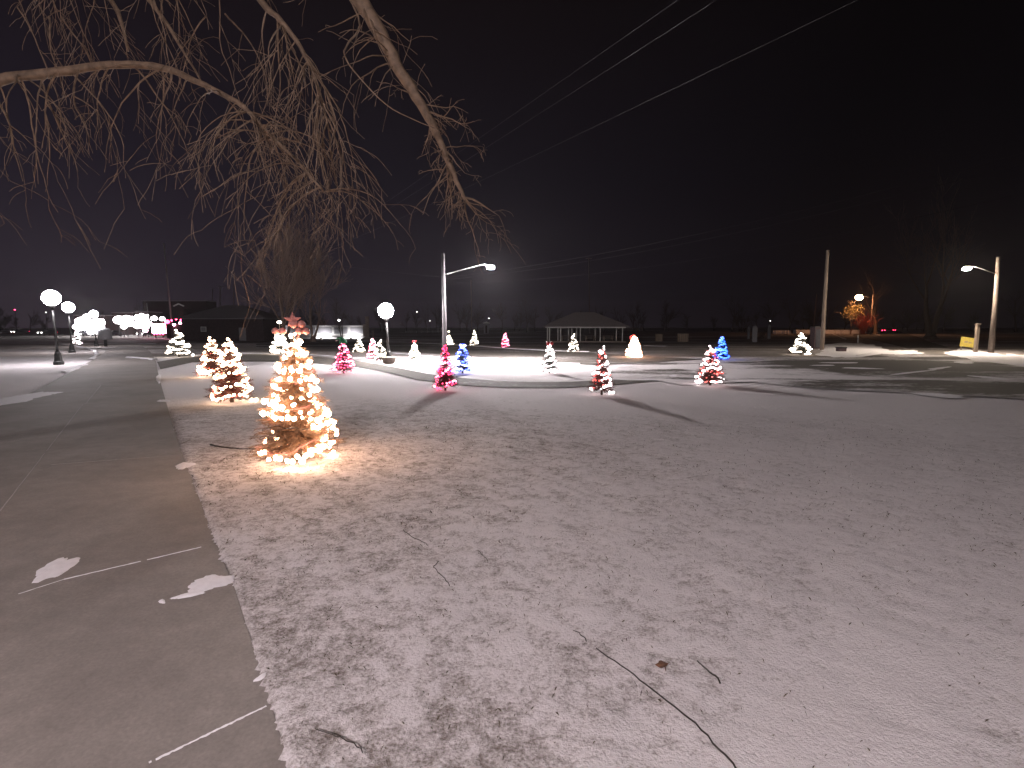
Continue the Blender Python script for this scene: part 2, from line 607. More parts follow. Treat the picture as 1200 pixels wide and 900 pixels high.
def lerp_line(a, b, n, j=0.0):
    a = Vector(a); b = Vector(b)
    return [a.lerp(b, i / n) + Vector((random.uniform(-j, j), random.uniform(-j, j), 0)) for i in range(n + 1)]


# snow left in the path joints
strip(lerp_line(G(22, 697), G(75, 680), 8, .002), .008, .006, .002, 'snow_line')
strip(lerp_line(G(75, 680), G(236, 642), 40, .002), .012, .006, .003, 'snow_line')
strip(lerp_line(G(174, 896), G(312, 829), 40, .002), .011, .006, .003, 'snow_line')
strip(lerp_line(G(0, 600), G(97, 474), 60, .003), .011, .006, .002, 'snow_line', M['dsnow'])
strip(lerp_line(G(60, 545), G(223, 533), 12, .004), .010, .006, .002, 'snow_line', M['dsnow'])
strip(lerp_line(G(118, 452), G(100, 474), 12, .004), .012, .006, .003, 'snow_line', M['dsnow'])
# kerb-like snow edges farther off
def curve_strip(px, w, h=.05, name='snow_edge', sub=6):
    pts = gp(px)
    out = []
    for i in range(len(pts) - 1):
        for k in range(sub):
            out.append(pts[i].lerp(pts[i + 1], k / sub))
    out.append(pts[-1])
    return strip(out, w, .01, h, name)


curve_strip([(70, 404.5), (85, 405), (100, 408), (112, 412), (114, 416), (106, 422)], .22)
curve_strip([(97, 428), (85, 433), (75, 437)], .3)
curve_strip([(72, 403.5), (110, 403), (150, 402.5), (185, 403)], .5)
curve_strip([(152, 419), (170, 420.5), (182, 422)], .35)
curve_strip([(228, 417), (280, 414.5), (330, 414.5), (370, 416.5), (410, 420), (440, 424)], .25)
curve_strip([(370, 399), (420, 399), (470, 401), (520, 403.5), (560, 406), (600, 409), (650, 411.5), (690, 412.5)], .45)
curve_strip([(460, 414), (500, 417.5), (540, 424), (600, 424.5), (680, 427)], .3)
curve_strip([(755, 405.5), (781, 406)], .5)
curve_strip([(962, 388.5), (975, 391), (985, 395), (992, 398)], .5)
curve_strip([(1004, 388.5), (1020, 390), (1032, 393)], .5)
curve_strip([(1000, 403), (1013, 407), (1021, 411), (1018, 415), (1005, 417)], .25)


def blob(cpx, ru, rv, name, z=.005, h=.009, seed=1, n=44, rot=0, mat=None):
    """low irregular lens of snow; ellipse given in picture units round a ground point"""
    rnd = random.Random(seed)
    mb = MB()
    ph = [rnd.uniform(0, 6.3) for _ in range(4)]
    ring = []
    for k in range(n):
        an = 2 * PI * k / n
        rr = 1 + .13 * math.sin(2 * an + ph[0]) + .11 * math.sin(3 * an + ph[1]) + .06 * math.sin(5 * an + ph[2]) + rnd.uniform(-.10, .10)
        du = math.cos(an) * ru * rr; dv = math.sin(an) * rv * rr
        u = cpx[0] + du * math.cos(rot) - dv * math.sin(rot); v = cpx[1] + du * math.sin(rot) + dv * math.cos(rot)
        ring.append(G(u, v))
    c = sum(ring, Vector()) / n
    zb = c.z + z
    mb.v.append((c.x, c.y, zb + h))
    for f, hh in ((.6, .92), (.88, .5), (1.0, 0)):
        for p in ring:
            q = c.lerp(p, f)
            mb.v.append((q.x, q.y, zb + h * hh))
    for k in range(n):
        k2 = (k + 1) % n
        mb.f.append((0, 1 + k, 1 + k2))
        for r in (0, 1):
            a = 1 + r * n
            mb.f.append((a + k, a + n + k, a + n + k2, a + k2))
    o = mb.build(name, mat or M['snow'], smooth=True)
    return tag(o, kind='structure')


blob((64, 668), 29, 8.5, 'snow_patch', seed=2, rot=-.5)
blob((247, 684), 26, 9, 'snow_patch', seed=4, rot=-.22)
blob((222, 698), 22, 2.4, 'snow_patch', seed=5, rot=-.2)
blob((190, 706), 4.5, 2, 'snow_patch', seed=6)
blob((217, 546), 11, 4, 'snow_patch', seed=7, rot=-.1)
blob((192, 470), 7, 1.6, 'snow_patch', seed=8)
blob((25, 467), 34, 4.5, 'snow_patch', seed=9, rot=-.15)
blob((58, 461), 14, 1.4, 'snow_patch', seed=10, rot=-.04)
blob((186, 444), 3, 5, 'snow_patch', seed=11, rot=-.2)
blob((306, 795), 9, 2.5, 'snow_patch', seed=12, rot=-.5)
blob((1102, 464), 28, 2.4, 'snow_patch', seed=14, rot=.06, z=.016)
blob((1068, 437), 26, .8, 'snow_patch', seed=15, rot=-.12, z=.016)
blob((1100, 432), 12, 1.2, 'snow_patch', seed=16, rot=-.1, z=.016)
blob((1055, 413.5), 22, 2.6, 'snow_patch', seed=17, z=.016)
blob((1075, 414), 8, 1, 'snow_patch', seed=18, z=.016)
blob((789, 441), 5, 1, 'snow_patch', seed=19, z=.016)
blob((1130, 425), 12, 1.3, 'snow_patch', seed=20, z=.016)
blob((985, 425.5), 20, .7, 'snow_patch', seed=21, z=.016)
blob((1010, 432), 24, .7, 'snow_patch', seed=22, z=.016, rot=.02)
blob((965, 428.5), 16, .5, 'snow_patch', seed=24, z=.016)
blob((1160, 443), 22, 1.2, 'snow_patch', seed=25, z=.016, rot=.1)
blob((1150, 418), 42, 6, 'snow_bank', seed=23, z=.010, rot=.12, h=.05)
blob((1215, 424), 60, 7, 'snow_bank', seed=33, z=.010, rot=.12, h=.05)
blob((1000, 412), 52, 7.0, 'snow_island', seed=26, z=.006, h=.10)

# ------------------------------------------------------------------ grass blades through the snow
def grass():
    rnd = np.random.RandomState(5)
    n = 150000
    yy = rnd.uniform(1.6, 9.5, n) ** 1.0
    xx = rnd.uniform(-3.7, 6.4, n)
    c = cover_at(xx, yy)
    s = poly_sdf(PATH, xx, yy)
    fine = fbm(xx, yy, 9, 3, off=77)
    keep = (s > .015) & (rnd.rand(n) < np.clip((0.60 - c) * 1.1 + (fine - .5) * 1.0, 0.03, 1) * .95) & (np.abs(xx) < yy * 1.0 + .6)
    xx, yy, c, s = xx[keep], yy[keep], c[keep], s[keep]
    m = len(xx)
    ix = np.clip(np.searchsorted(gx, xx), 1, len(gx) - 1); iy = np.clip(np.searchsorted(gy, yy), 1, len(gy) - 1)
    z = H[iy, ix]
    L_ = rnd.uniform(.006, .022, m); an = rnd.uniform(0, 6.28, m); w = rnd.uniform(.0012, .0026, m)
    le = rnd.uniform(.3, 1.4, m) * L_; ta = rnd.uniform(0, 6.28, m)
    v = np.zeros((m, 4, 3))
    cx, sx = np.cos(an) * w, np.sin(an) * w
    v[:, 0] = np.stack([xx - cx, yy - sx, z - .006], -1)
    v[:, 1] = np.stack([xx + cx, yy + sx, z - .006], -1)
    v[:, 2] = np.stack([xx + cx * .7 + np.cos(ta) * le * .4, yy + sx * .7 + np.sin(ta) * le * .4, z + L_ * .7], -1)
    v[:, 3] = np.stack([xx + np.cos(ta) * le, yy + np.sin(ta) * le, z + L_], -1)
    me = bpy.data.meshes.new('grass')
    me.vertices.add(m * 4); me.vertices.foreach_set('co', v.ravel())
    b = np.arange(m)[:, None] * 4
    tri = np.concatenate([b + [0, 1, 2], b + [0, 2, 3]], 1).reshape(-1, 3)
    me.loops.add(tri.size); me.loops.foreach_set('vertex_index', tri.ravel())
    me.polygons.add(len(tri)); me.polygons.foreach_set('loop_start', np.arange(0, tri.size, 3))
    me.update(); me.validate()
    me.materials.append(M['grass'])
    o = bpy.data.objects.new('grass', me); COL.objects.link(o)
    tag(o, 'short dry grass blades poking through the thin snow', 'grass', kind='stuff')


grass()

# ------------------------------------------------------------------ bare trees
def grow(mb, p, d, L, r, lvl, rnd, up=.12, nseg=6, kids=(3, 5), spread=.7, thin=None, droop=0.0, minr=.004, wander=.16, sides=None):
    pts = [p.copy()]; rad = [r]
    seg = L / nseg
    q = p.copy(); dd = d.copy()
    for i in range(nseg):
        dd = (dd + Vector((rnd.uniform(-1, 1), rnd.uniform(-1, 1), rnd.uniform(-1, 1))) * wander + Vector((0, 0, up - droop * (i / nseg)))).normalized()
        q = q + dd * seg
        pts.append(q.copy())
        rad.append(max(minr, r * (1 - .62 * (i + 1) / nseg)) if lvl > 0 else max(minr * .6, r * (1 - .8 * (i + 1) / nseg)))
    n = sides or (8 if r > .08 else 5 if r > .025 else 3)
    (mb if thin is None or r > .05 else thin).tube(pts, rad, n, cap=False)
    if lvl <= 0:
        return
    for k in range(rnd.randint(*kids)):
        t = rnd.uniform(.3, 1.0) if k else 1.0
        i = min(nseg, max(1, int(t * nseg)))
        base = pts[i]
        ax = (pts[i] - pts[i - 1]).normalized()
        o = ax.orthogonal().normalized()
        o.rotate(Matrix.Rotation(rnd.uniform(0, 6.28), 3, ax))
        sp = spread * rnd.uniform(.5, 1.25) * (.5 if k == 0 else 1)
        nd = (ax * math.cos(sp) + o * math.sin(sp)).normalized()
        grow(mb, base, nd, L * rnd.uniform(.55, .8), rad[i] * (.85 if k == 0 else rnd.uniform(.45, .7)), lvl - 1, rnd, up, max(3, nseg - 1), kids, spread, thin, droop, minr, wander)


def bare_tree(name, label, loc, H, r, seed, lvl=5, stems=1, kids=(3, 4), group=None, mat='bark', spread=.6, lean=(0, 0), minr=.012):
    rnd = random.Random(seed)
    o = thing(name, label, 'tree', loc, 0, group)
    tr = MB(); cr = MB()
    # root flare
    tr.tube([(0, 0, -.3), (0, 0, .15), (0, 0, .7)], [r * 1.9, r * 1.35, r * 1.02], 10)
    for s in range(stems):
        a = 6.28 * s / stems + rnd.uniform(-.4, .4)
        off = 0 if stems == 1 else .24
        d = Vector((math.cos(a) * off + lean[0], math.sin(a) * off + lean[1], 1)).normalized()
        grow(tr, Vector((math.cos(a) * off * r, math.sin(a) * off * r, .3)), d, H * .40, r * (1 if stems == 1 else .62), lvl, rnd, .05, 7, kids, spread, cr, 0, minr, .1)
    tr.build('trunk', M[mat], o, True)
    cr.build('crown', M[mat if mat != 'bark' else 'lit_twig'], o)
    return o


g = G(336, 400)
big = bare_tree('bare_tree', 'tall many-stemmed bare tree behind the brightest lit tree, left of the white wall', G(335, 401), 17, .42, 11, 5, 3, (4, 4), 'bare winter trees', spread=.55, minr=.020)
bare_tree('bare_tree', 'dark bare tree close behind the tip of the biggest lit tree', G(367, 400), 14, .34, 23, 5, 2, (3, 4), 'bare winter trees', spread=.5, minr=.018)
bare_tree('bare_tree', 'small black forked bare tree in front of the white wall', G(401, 400), 7, .13, 31, 4, 3, (2, 4), 'bare winter trees', 'dbark', spread=.75, minr=.012)
bare_tree('bare_tree', 'little bare tree lit pale, standing behind the white wall', G(380, 394.5), 4.2, .10, 37, 4, 3, (3, 4), 'bare winter trees', spread=.8, minr=.014)
rt = bare_tree('bare_tree', 'huge bare tree with a flared base beyond the road, left of the yellow board', G(1090, 397), 25, .9, 44, 5, 2, (3, 3), 'bare winter trees', 'twig', spread=.6, minr=.02)
bare_tree('bare_tree', 'pale bare trunk lit by the lamp beside the tail lights of the car', G(1026, 391.5), 19, .6, 52, 4, 1, (3, 4), 'bare winter trees', 'twig', spread=.6, minr=.02)
far_labels = ['faint bare tree beyond the pavilion, left of its roof', 'faint bare tree far behind the pale street light pole', 'faint bare tree far behind the right end of the pavilion',
              'faint bare tree far beyond the blue lit tree', 'faint bare tree beyond the dark cabinet by the wooden pole', 'faint bare tree far beyond the right street light',
              'faint bare tree far behind the white ground lamp beside the thin pole', 'faint bare tree far behind the dark roofed building']
farx = [618, 500, 742, 858, 925, 1190, 560, 298]
far0 = bare_tree('bare_tree', far_labels[0], G(618, 389.5), 17, .35, 61, 4, 1, (3, 4), 'bare winter trees', 'dbark', minr=.025)
far0['group'] = 'bare winter trees'
for i in range(1, 8):
    p = G(farx[i], 388.5 + (i % 3) * .4)
    copy_tree(far0, far_labels[i], p, i * 1.3, random.uniform(.8, 1.25))
tl = MB(); rnd = random.Random(71)
for k in range(150):
    xx = -520 + k * 7.2 + rnd.uniform(-4, 4); yy = rnd.uniform(250, 330)
    hh = rnd.uniform(7, 15)
    grow(tl, Vector((xx, yy, -.8)), Vector((rnd.uniform(-.1, .1), 0, 1)).normalized(), hh * .5, .3, 3, rnd, .03, 4, (4, 5), .65, None, 0, .09, .14)
tl = tl.build('treeline', M['dbark'])
tag(tl, 'dark far wood along the horizon', 'treeline', kind='stuff')
# tree with leaves by the orange lit lamp
o = thing('leafy_tree', 'small tree holding yellow leaves right by the far lamp at the road end', 'tree', G(997, 392), 0, None, 1.3)
tb = MB(); lb = MB(); rnd = random.Random(5)
grow(tb, Vector((0, 0, 0)), Vector((-.05, 0, 1)), 3.4, .14, 4, rnd, .03, 5, (3, 3), .7, None, 0, .015)
tb.build('trunk', M['bark'], o)
for k in range(1500):
    p = Vector((rnd.gauss(.2, 1.4), rnd.gauss(0, 1.2), rnd.gauss(5.2, 1.1)))
    if (p - Vector((.2, 0, 5.2))).length > 2.7 or math.sin(p.x * 3) * math.sin(p.z * 2.5) > .25: continue
    q = Vector((rnd.uniform(-1, 1), rnd.uniform(-1, 1), rnd.uniform(-1, 1))).normalized(); a = q.orthogonal() * .09; b = q.cross(a)
    lb.add([p - a, p + b, p + a, p - b], [(0, 1, 2, 3)])
lb.build('crown', M['yleaf'], o)
o = thing('shrub', 'shrub with painted red glow below the far lamp behind the long snowy bank', 'shrub', G(1011, 392), 0, None, 1.8)
sb = MB()
for k in range(60):
    a = rnd.uniform(0, 6.28); grow(sb, Vector((rnd.uniform(-.5, .5), rnd.uniform(-.3, .3), 0)), Vector((math.cos(a) * .4, math.sin(a) * .4, 1)).normalized(), 2.4, .03, 1, rnd, .02, 5, (5, 7), .6, None, 0, .015)
sb.build('branches', M['shrub'], o)

# ------------------------------------------------------------------ overhanging tree (trunk stands left of the path, out of the frame)
def overhang():
    rnd = random.Random(99)
    o = thing('overhanging_tree', 'old bare tree whose limbs and drooping twigs hang over the path at the top', 'tree', (0, 0, 0))
    tx, ty = -8.2, 4.2
    tr = MB()
    tr.tube([(tx, ty, -.3), (tx, ty, .2), (tx + .05, ty, 1.5), (tx + .2, ty + .1, 3.5), (tx + .5, ty + .3, 5.2), (tx + .6, ty + .4, 8), (tx + .3, ty + .6, 11)], [.75, .55, .45, .42, .38, .26, .1], 14)
    o.location = (tx, ty, 0)
    limbs = MB(); tw = MB()

    def limb(pts, r0, r1, n=9):
        # smooth through control points
        out = []
        m = len(pts)
        for i in range(m - 1):
            p0 = pts[max(0, i - 1)]; p1 = pts[i]; p2 = pts[i + 1]; p3 = pts[min(m - 1, i + 2)]
            for k in range(5):
                t = k / 5
                q = .5 * ((2 * p1) + (p2 - p0) * t + (2 * p0 - 5 * p1 + 4 * p2 - p3) * t * t + (3 * p1 - p0 - 3 * p2 + p3) * t ** 3)
                out.append(q + Vector((rnd.uniform(-1, 1), rnd.uniform(-1, 1), rnd.uniform(-1, 1))) * r1 * .5)
        out.append(pts[-1])
        rad = [(r0 + (r1 - r0) * (i / (len(out) - 1)) ** .8) * rnd.uniform(.92, 1.08) for i in range(len(out))]
        limbs.tube(out, rad, n, cap=True)
        return out

    def twig(p, d, L, r, lvl, droop, w=.19):
        n = max(5, int(L / .09))
        seg = L / n
        pts = [p.copy()]; rad = [r]; q = p.copy(); dd = d.copy()
        curl = Vector((rnd.uniform(-1, 1), rnd.uniform(-1, 1), rnd.uniform(-.4, .4))) * .03
        for i in range(n):
            dd = (dd + Vector((rnd.uniform(-1, 1), rnd.uniform(-1, 1), rnd.uniform(-1, 1))) * w + curl + Vector((0, 0, -droop))).normalized()
            q = q + dd * seg; pts.append(q.copy()); rad.append(max(.0024, r * (1 - .8 * (i + 1) / n)))
        tw.tube(pts, rad, 4 if r > .006 else 3, cap=False)
        if lvl > 0:
            for k in range(rnd.randint(2, 4) if lvl > 1 else rnd.randint(1, 4)):
                i = rnd.randint(max(1, n // 4), n)
                ax = (pts[i] - pts[i - 1]).normalized(); oo = ax.orthogonal().normalized(); oo.rotate(Matrix.Rotation(rnd.uniform(0, 6.28), 3, ax))
                sp = rnd.uniform(.35, 1.1)
                twig(pts[i], (ax * math.cos(sp) + oo * math.sin(sp)).normalized(), L * rnd.uniform(.3, .65), max(.002, rad[i] * .75), lvl - 1, droop * .8, w)
        return pts

    T = Vector
    # limb A: thick, comes over from the upper left and dives towards the middle
    A = limb([T((tx + .5, ty + .3, 5.3)), T((-5.2, 5.2, 8.0)), T((-3.3, 5.5, 6.9)), At(398, -30, 5.6), At(440, 30, 5.6), At(470, 85, 5.7), At(498, 130, 5.8), At(515, 165, 5.85), At(532, 205, 5.9), At(545, 235, 5.9)], .13, .016)
    # limb B: runs in from the left and droops
    B = limb([T((tx + .45, ty + .25, 5.0)), T((-6.4, 5.2, 4.9)), At(-60, 100, 5.7), At(10, 91, 5.8), At(70, 84, 5.9), At(130, 76, 5.9), At(190, 80, 5.9), At(240, 100, 5.8), At(285, 125, 5.7), At(310, 152, 5.7), At(345, 185, 5.7), At(380, 225, 5.7)], .075, .010)
    C = limb([T((-5.2, 5.2, 8.0)), T((-3.6, 5.3, 6.6)), At(290, -20, 5.5), At(325, 20, 5.4), At(352, 55, 5.4), At(372, 100, 5.4), At(385, 150, 5.5)], .05, .008)
    D = limb([T((tx + .6, ty + .4, 7)), T((-5.2, 6.4, 7.0)), At(60, -40, 6.6), At(130, 0, 6.6), At(150, 60, 6.6)], .07, .012)
    E = limb([A[14], At(420, 20, 5.5), At(408, 50, 5.4), At(404, 66, 5.35), At(425, 95, 5.3), At(460, 128, 5.3), At(511, 151, 5.3)], .012, .004, 5)
    K = limb([T((-5.4, 6.2, 7.0)), At(150, -30, 6.2), At(190, 20, 6.2), At(215, 60, 6.2), At(245, 110, 6.1)], .04, .008)
    # hanging twigs on B
    for k in range(30):
        i = rnd.randint(9, len(B) - 10)
        p = B[i]
        a = rnd.uniform(0, 6.28)
        twig(p, T((math.cos(a) * .5, math.sin(a) * .5, rnd.uniform(-.9, .2))).normalized(), rnd.uniform(.6, 1.4), rnd.uniform(.007, .013), 2, .17)
    # upper twigs above B, mostly drooping across the top left
    for k in range(34):
        p = At(rnd.uniform(-40, 330), rnd.uniform(-90, 30), rnd.uniform(5.2, 8.2))
        twig(p, T((rnd.uniform(-.6, .6), rnd.uniform(-.5, .5), -.6)).normalized(), rnd.uniform(.6, 1.5), rnd.uniform(.006, .012), 2, .14)
    # dense hanging cluster around C and the elbow of B
    for k in range(30):
        p = C[rnd.randint(8, len(C) - 1)]
        a = rnd.uniform(0, 6.28)
        twig(p, T((math.cos(a) * .6, math.sin(a) * .6, -.8)).normalized(), rnd.uniform(.6, 1.35), rnd.uniform(.006, .011), 2, .18, .19)
    for k in range(30):
        p = B[rnd.randint(len(B) - 16, len(B) - 1)]
        a = rnd.uniform(0, 6.28)
        twig(p, T((math.cos(a) * .9, math.sin(a) * .6, rnd.uniform(-.7, .5))).normalized(), rnd.uniform(.5, 1.15), rnd.uniform(.006, .010), 2, .20, .17)
    for k in range(20):
        p = A[rnd.randint(12, 24)]
        a = rnd.uniform(0, 6.28)
        twig(p, T((math.cos(a) * .7 - .2, math.sin(a) * .6, rnd.uniform(-.5, .2))).normalized(), rnd.uniform(.3, .9), rnd.uniform(.006, .009), 1, .12, .22)
    # fan at the end of limb A
    for k in range(34):
        p = A[rnd.randint(len(A) - 18, len(A) - 1)]
        twig(p, T((rnd.uniform(-.4, .8), rnd.uniform(-.6, .6), rnd.uniform(-1.0, .3))).normalized(), rnd.uniform(.2, .66), rnd.uniform(.007, .013), 2, .13, .30)
    off = T((tx, ty, 0))
    for mb in (tr, limbs, tw):
        mb.v = [(a - tx, b - ty, c) for a, b, c in mb.v]
    tr.build('trunk', M['bark'], o, True)
    limbs.build('limbs', M['twig'], o, True)
    tw.build('twigs', M['twig'], o)


overhang()

# ------------------------------------------------------------------ lit trees
def needles_mesh(H, R, nb, nn, nl, nw, seed):
    rnd = random.Random(seed)
    mb = MB(); br = MB()
    for k in range(nb):
        t = (k + rnd.random()) / nb
        t = 1 - math.sqrt(1 - t * .985)          # more branches low down
        z = H * (.07 + .9 * t)
        rr = R * (1 - t) ** .8 * rnd.uniform(.75, 1.25) + .03
        a = rnd.uniform(0, 2 * PI)
        out = Vector((math.cos(a), math.sin(a), 0))
        p0 = Vector((0, 0, z + rr * .18)); dz = -rr * rnd.uniform(.15, .5)
        p1 = p0 + out * rr * .55 + Vector((0, 0, dz * .5)); p2 = p0 + out * rr + Vector((0, 0, dz + rr * .12))
        br.tube([p0, p1, p2], [.008, .005, .002], 3, cap=False)
        for j in range(nn):
            s = rnd.uniform(.22, 1.0)
            q = p0.lerp(p1, s * 2) if s < .5 else p1.lerp(p2, s * 2 - 1)
            ax = (p2 - p0).normalized()
            o = ax.orthogonal().normalized(); o.rotate(Matrix.Rotation(rnd.uniform(0, 6.28), 3, ax))
            d = (ax * rnd.uniform(.3, 1.1) + o).normalized()
            w = d.cross(ax); w = w.normalized() * nw
            ll = nl * rnd.uniform(.6, 1.3)
            mb.add([q - w, q + w, q + d * ll], [(0, 1, 2)])
    mb.add(br.v, br.f)
    return mb


def string_pts(H, R, turns, step, seed, gap=.0, sag=.05, out=1.02, start=0):
    rnd = random.Random(seed)
    pts = []
    a = start; t = 0.03
    ph = [rnd.uniform(0, 6.28) for _ in range(4)]
    while t < .965:
        rr = R * (1 - t) ** .8 * out * .95 + .012
        wob = 1 + .13 * math.sin(a * 2.3 + ph[0]) + .08 * math.sin(a * 5.1 + ph[1]) + rnd.uniform(-.07, .07)
        z = H * (.07 + .9 * t) + H * .035 * math.sin(a * 1.37 + ph[2]) + H * .022 * math.sin(a * 3.7 + ph[3]) * (1 - t) - sag * H * .5 * (1 - t) - .1 * rr
        pts.append(Vector((math.cos(a) * rr * wob, math.sin(a) * rr * wob, max(.02, z + rnd.uniform(-.018, .018)))))
        da = min(step * rnd.uniform(.7, 1.4) / max(rr, .03), .9)
        a += da
        t += da / (2 * PI) / turns * 1.0
    return pts


def light_string(mb_w, mb_b, pts, r, gapseed, gapf):
    rnd = random.Random(gapseed)
    on = True; run = 0
    mb_w.tube(pts, .004, 3, cap=False)
    out = []
    for p in pts:
        if run <= 0:
            on = rnd.random() > gapf
            run = rnd.randint(2, 7)
        run -= 1
        if on:
            out.append(p)
    return out


def hang_bulbs(pts, r, mat, cord, tree, single=True):
    """each bulb its own piece on its cord (at most 100), the rest one mesh"""
    rnd = random.Random(len(pts))
    first = None
    n = 100 if single else 0
    pts = sorted(pts, key=lambda p: p.y)
    for i, p in enumerate(pts[:n]):
        if first is None:
            bo = MB().bulb((0, 0, 0), r).build('bulb', mat, cord)
            first = bo.data
        else:
            bo = bpy.data.objects.new('bulb', first); COL.objects.link(bo); bo.parent = cord
        bo.location = p; bo.rotation_euler = (rnd.uniform(-1, 1), rnd.uniform(-1, 1), 0); q = rnd.uniform(.75, 1.3); bo.scale = (q, q, q)
    if pts[n:]:
        rest = MB()
        for p in pts[n:]:
            rest.bulb(p, r * rnd.uniform(.8, 1.25))
        rest.build('bulbs', mat, cord)['kind'] = 'stuff'


XG = 'light-wrapped little trees'
NEARK = ('warmr', 'redh', 'red', 'ice', 'whiteb', 'whiter')
protos = {}


def make_xmas(kind, H, R, main, second, turns, step, r, seed, gap=.3, nb=230, nn=16, topper=None, turns2=5, dense=False):
    o = thing('lit_tree', 'x', 'lit tree', (0, 0, 0), 0, XG)
    st = MB(); st.tube([(0, 0, -.02), (0, 0, .1), (0, 0, H * .95)], [.03, .025, .006], 6)
    st.build('trunk', M['dbark'], o)
    needles_mesh(H, R, nb, nn, .075 if nb < 300 else .05, .006 if nb < 300 else .0028, seed).build('foliage', M['red_lit_needle' if kind in ('warmr', 'red', 'redh', 'redp', 'whiter') else 'needle'], o)
    w = MB(); b = MB()
    pts = string_pts(H, R, turns, step, seed, gap)
    keep = light_string(w, b, pts, r, seed + 1, gap)
    cord = w.build('light_cord', M['black'], o)
    single = kind in NEARK
    hang_bulbs(keep, r, BUL[main], cord, o, single)
    if second:
        w2 = MB(); b2 = MB()
        pts = string_pts(H, R, turns2, step * 1.4, seed + 9, gap, .06, .9, 2.0)
        keep = light_string(w2, b2, pts, r * .8, seed + 4, .25)
        c2 = w2.build('light_cord', M['black'], o)
        hang_bulbs(keep, r * .8, BUL[second], c2, o, single)
    if topper == 'bow':
        t = MB()
        for s in (-1, 1):
            t.lathe([(.001, -.09), (.05, -.06), (.055, 0), (.04, .05), (.001, .07)], (s * .06, -.03, H + .0), 8)
            t.box((s * .04, -.04, H - .11), (.03, .012, .14), 0, Matrix.Rotation(s * .35, 3, 'Y'))
        t.ball((0, -.04, H), .03, 8)
        t.build('bow', M['red'], o, True)
    elif topper == 'hat':
        t = MB(); t.tube([(0, 0, H - .10), (0, 0, H), (-.05, 0, H + .1), (-.13, 0, H + .1), (-.17, 0, H + .02)], [.11, .09, .05, .03, .015], 9)
        t.build('hat', M['green'], o, True)
        MB().ball((-.18, 0, H), .03, 8).build('pompom', M['white'], o, True)
    elif topper == 'ball':
        MB().tube([(0, 0, H * .93), (0, 0, H + .28)], .012, 5).build('stem', M['wood'], o)
        MB().ball((0, 0, H + .36), .075, 10).build('topper_light', BUL['cream'], o, True)
    elif topper == 'star':
        t = MB(); vs = []
        for k in range(10):
            rr = .11 if k % 2 == 0 else .045
            an = PI / 2 + k * PI / 5
            vs.append((rr * math.cos(an), 0, H + .07 + rr * math.sin(an)))
        t.v = vs + [(0, -.025, H + .07), (0, .025, H + .07)]
        for k in range(10):
            t.f += [(k, (k + 1) % 10, 10), ((k + 1) % 10, k, 11)]
        t.build('star', M['pink'], o)
    elif topper == 'cane':
        t = MB(); t.tube([(-.02, 0, H * .7), (-.16, 0, H * .84), (-.17, 0, H * .94), (-.08, 0, H + .03), (.03, 0, H + .02)], .018, 7)
        t.build('candy_cane', M['red'], o, True)
    return o


def place(o, label, u, v, vtop, wpx, baseH, baseR, rz=0):
    p = G(u, v)
    Ht = At(u, vtop, p.y).z - p.z
    s = Ht / baseH
    rx = (wpx * 1.15 / F * p.y / 2) / baseR
    o.location = p; o.rotation_euler = (0, 0, rz); o.scale = (rx, rx, s)
    o['label'] = label
    return o


def copied(src, *a, **k):
    c = copy_tree(src, a[0], (0, 0, 0))
    return place(c, *a, **k)


H0, R0 = 1.25, .30
# the big one in front: 100 bulbs as single pieces, the rest as one more string
def hero():
    o = thing('lit_tree', 'biggest lit tree, nearest the path, blazing gold with rosy tinsel and a star on top', 'lit tree', G(350, 541), .3, XG)
    H, R = 1.63, .43
    st = MB(); st.tube([(0, 0, -.02), (0, 0, .2), (0, 0, H * .95)], [.045, .035, .008], 8); st.build('trunk', M['dbark'], o)
    needles_mesh(H, R, 560, 40, .06, .003, 77).build('foliage', M['bronze'], o)
    for (turns, step, sd, outf, st0, bm_, rr_, gp_) in ((8, .085, 5, 1.04, 0, 'gold', .023, .30), (6.5, .10, 15, .92, 2.0, 'hot', .021, .33), (4, .07, 41, 1.1, 4.0, 'gold', .026, .45)):
        w = MB()
        pts = string_pts(H, R, turns, step, sd, .2, .05, outf, st0)
        keep = light_string(w, None, pts, rr_, sd + 7, gp_)
        cord = w.build('light_cord', M['black'], o)
        hang_bulbs(keep, rr_, BUL[bm_], cord, o)
    # tinsel garland
    t = MB(); gpts = string_pts(H, R, 4.2, .05, 25, 0, .09, 1.06, .7)
    rnd = random.Random(3)
    for i in range(len(gpts) - 1):
        for k in range(10):
            p = gpts[i].lerp(gpts[i + 1], rnd.random()); d = Vector((rnd.uniform(-1, 1), rnd.uniform(-1, 1), rnd.uniform(-1, 1))).normalized()
            ww = d.orthogonal().normalized() * .003
            t.add([p - ww, p + ww, p + d * .045], [(0, 1, 2)])
    t.tube(gpts, .006, 4, cap=False)
    t.build('tinsel_garland', M['pink'], o)
    # ribbon bows on top and a star
    s = MB()
    for (dx, dz, rr) in ((-.14, .02, .045), (.05, .10, .05), (.10, .02, .045)):
        for q in (-1, 1):
            s.lathe([(.002, -rr), (rr * .8, -rr * .5), (rr * .9, 0), (rr * .7, rr * .6), (.002, rr)], (dx + q * rr * .8, -.03, H - .05 + dz), 8)
    s.build('ribbon_bow', M['pink'], o, True)
    t = MB(); vs = []
    for k in range(10):
        rr = .10 if k % 2 == 0 else .042
        an = PI / 2 + k * PI / 5
        vs.append((rr * math.cos(an), 0, H + .10 + rr * math.sin(an)))
    t.v = vs + [(0, -.025, H + .10), (0, .025, H + .10)]
    for k in range(10):
        t.f += [(k, (k + 1) % 10, 10), ((k + 1) % 10, k, 11)]
    t.build('star', M['pink'], o)
    o.scale = (1.12, 1.10, 1.03)


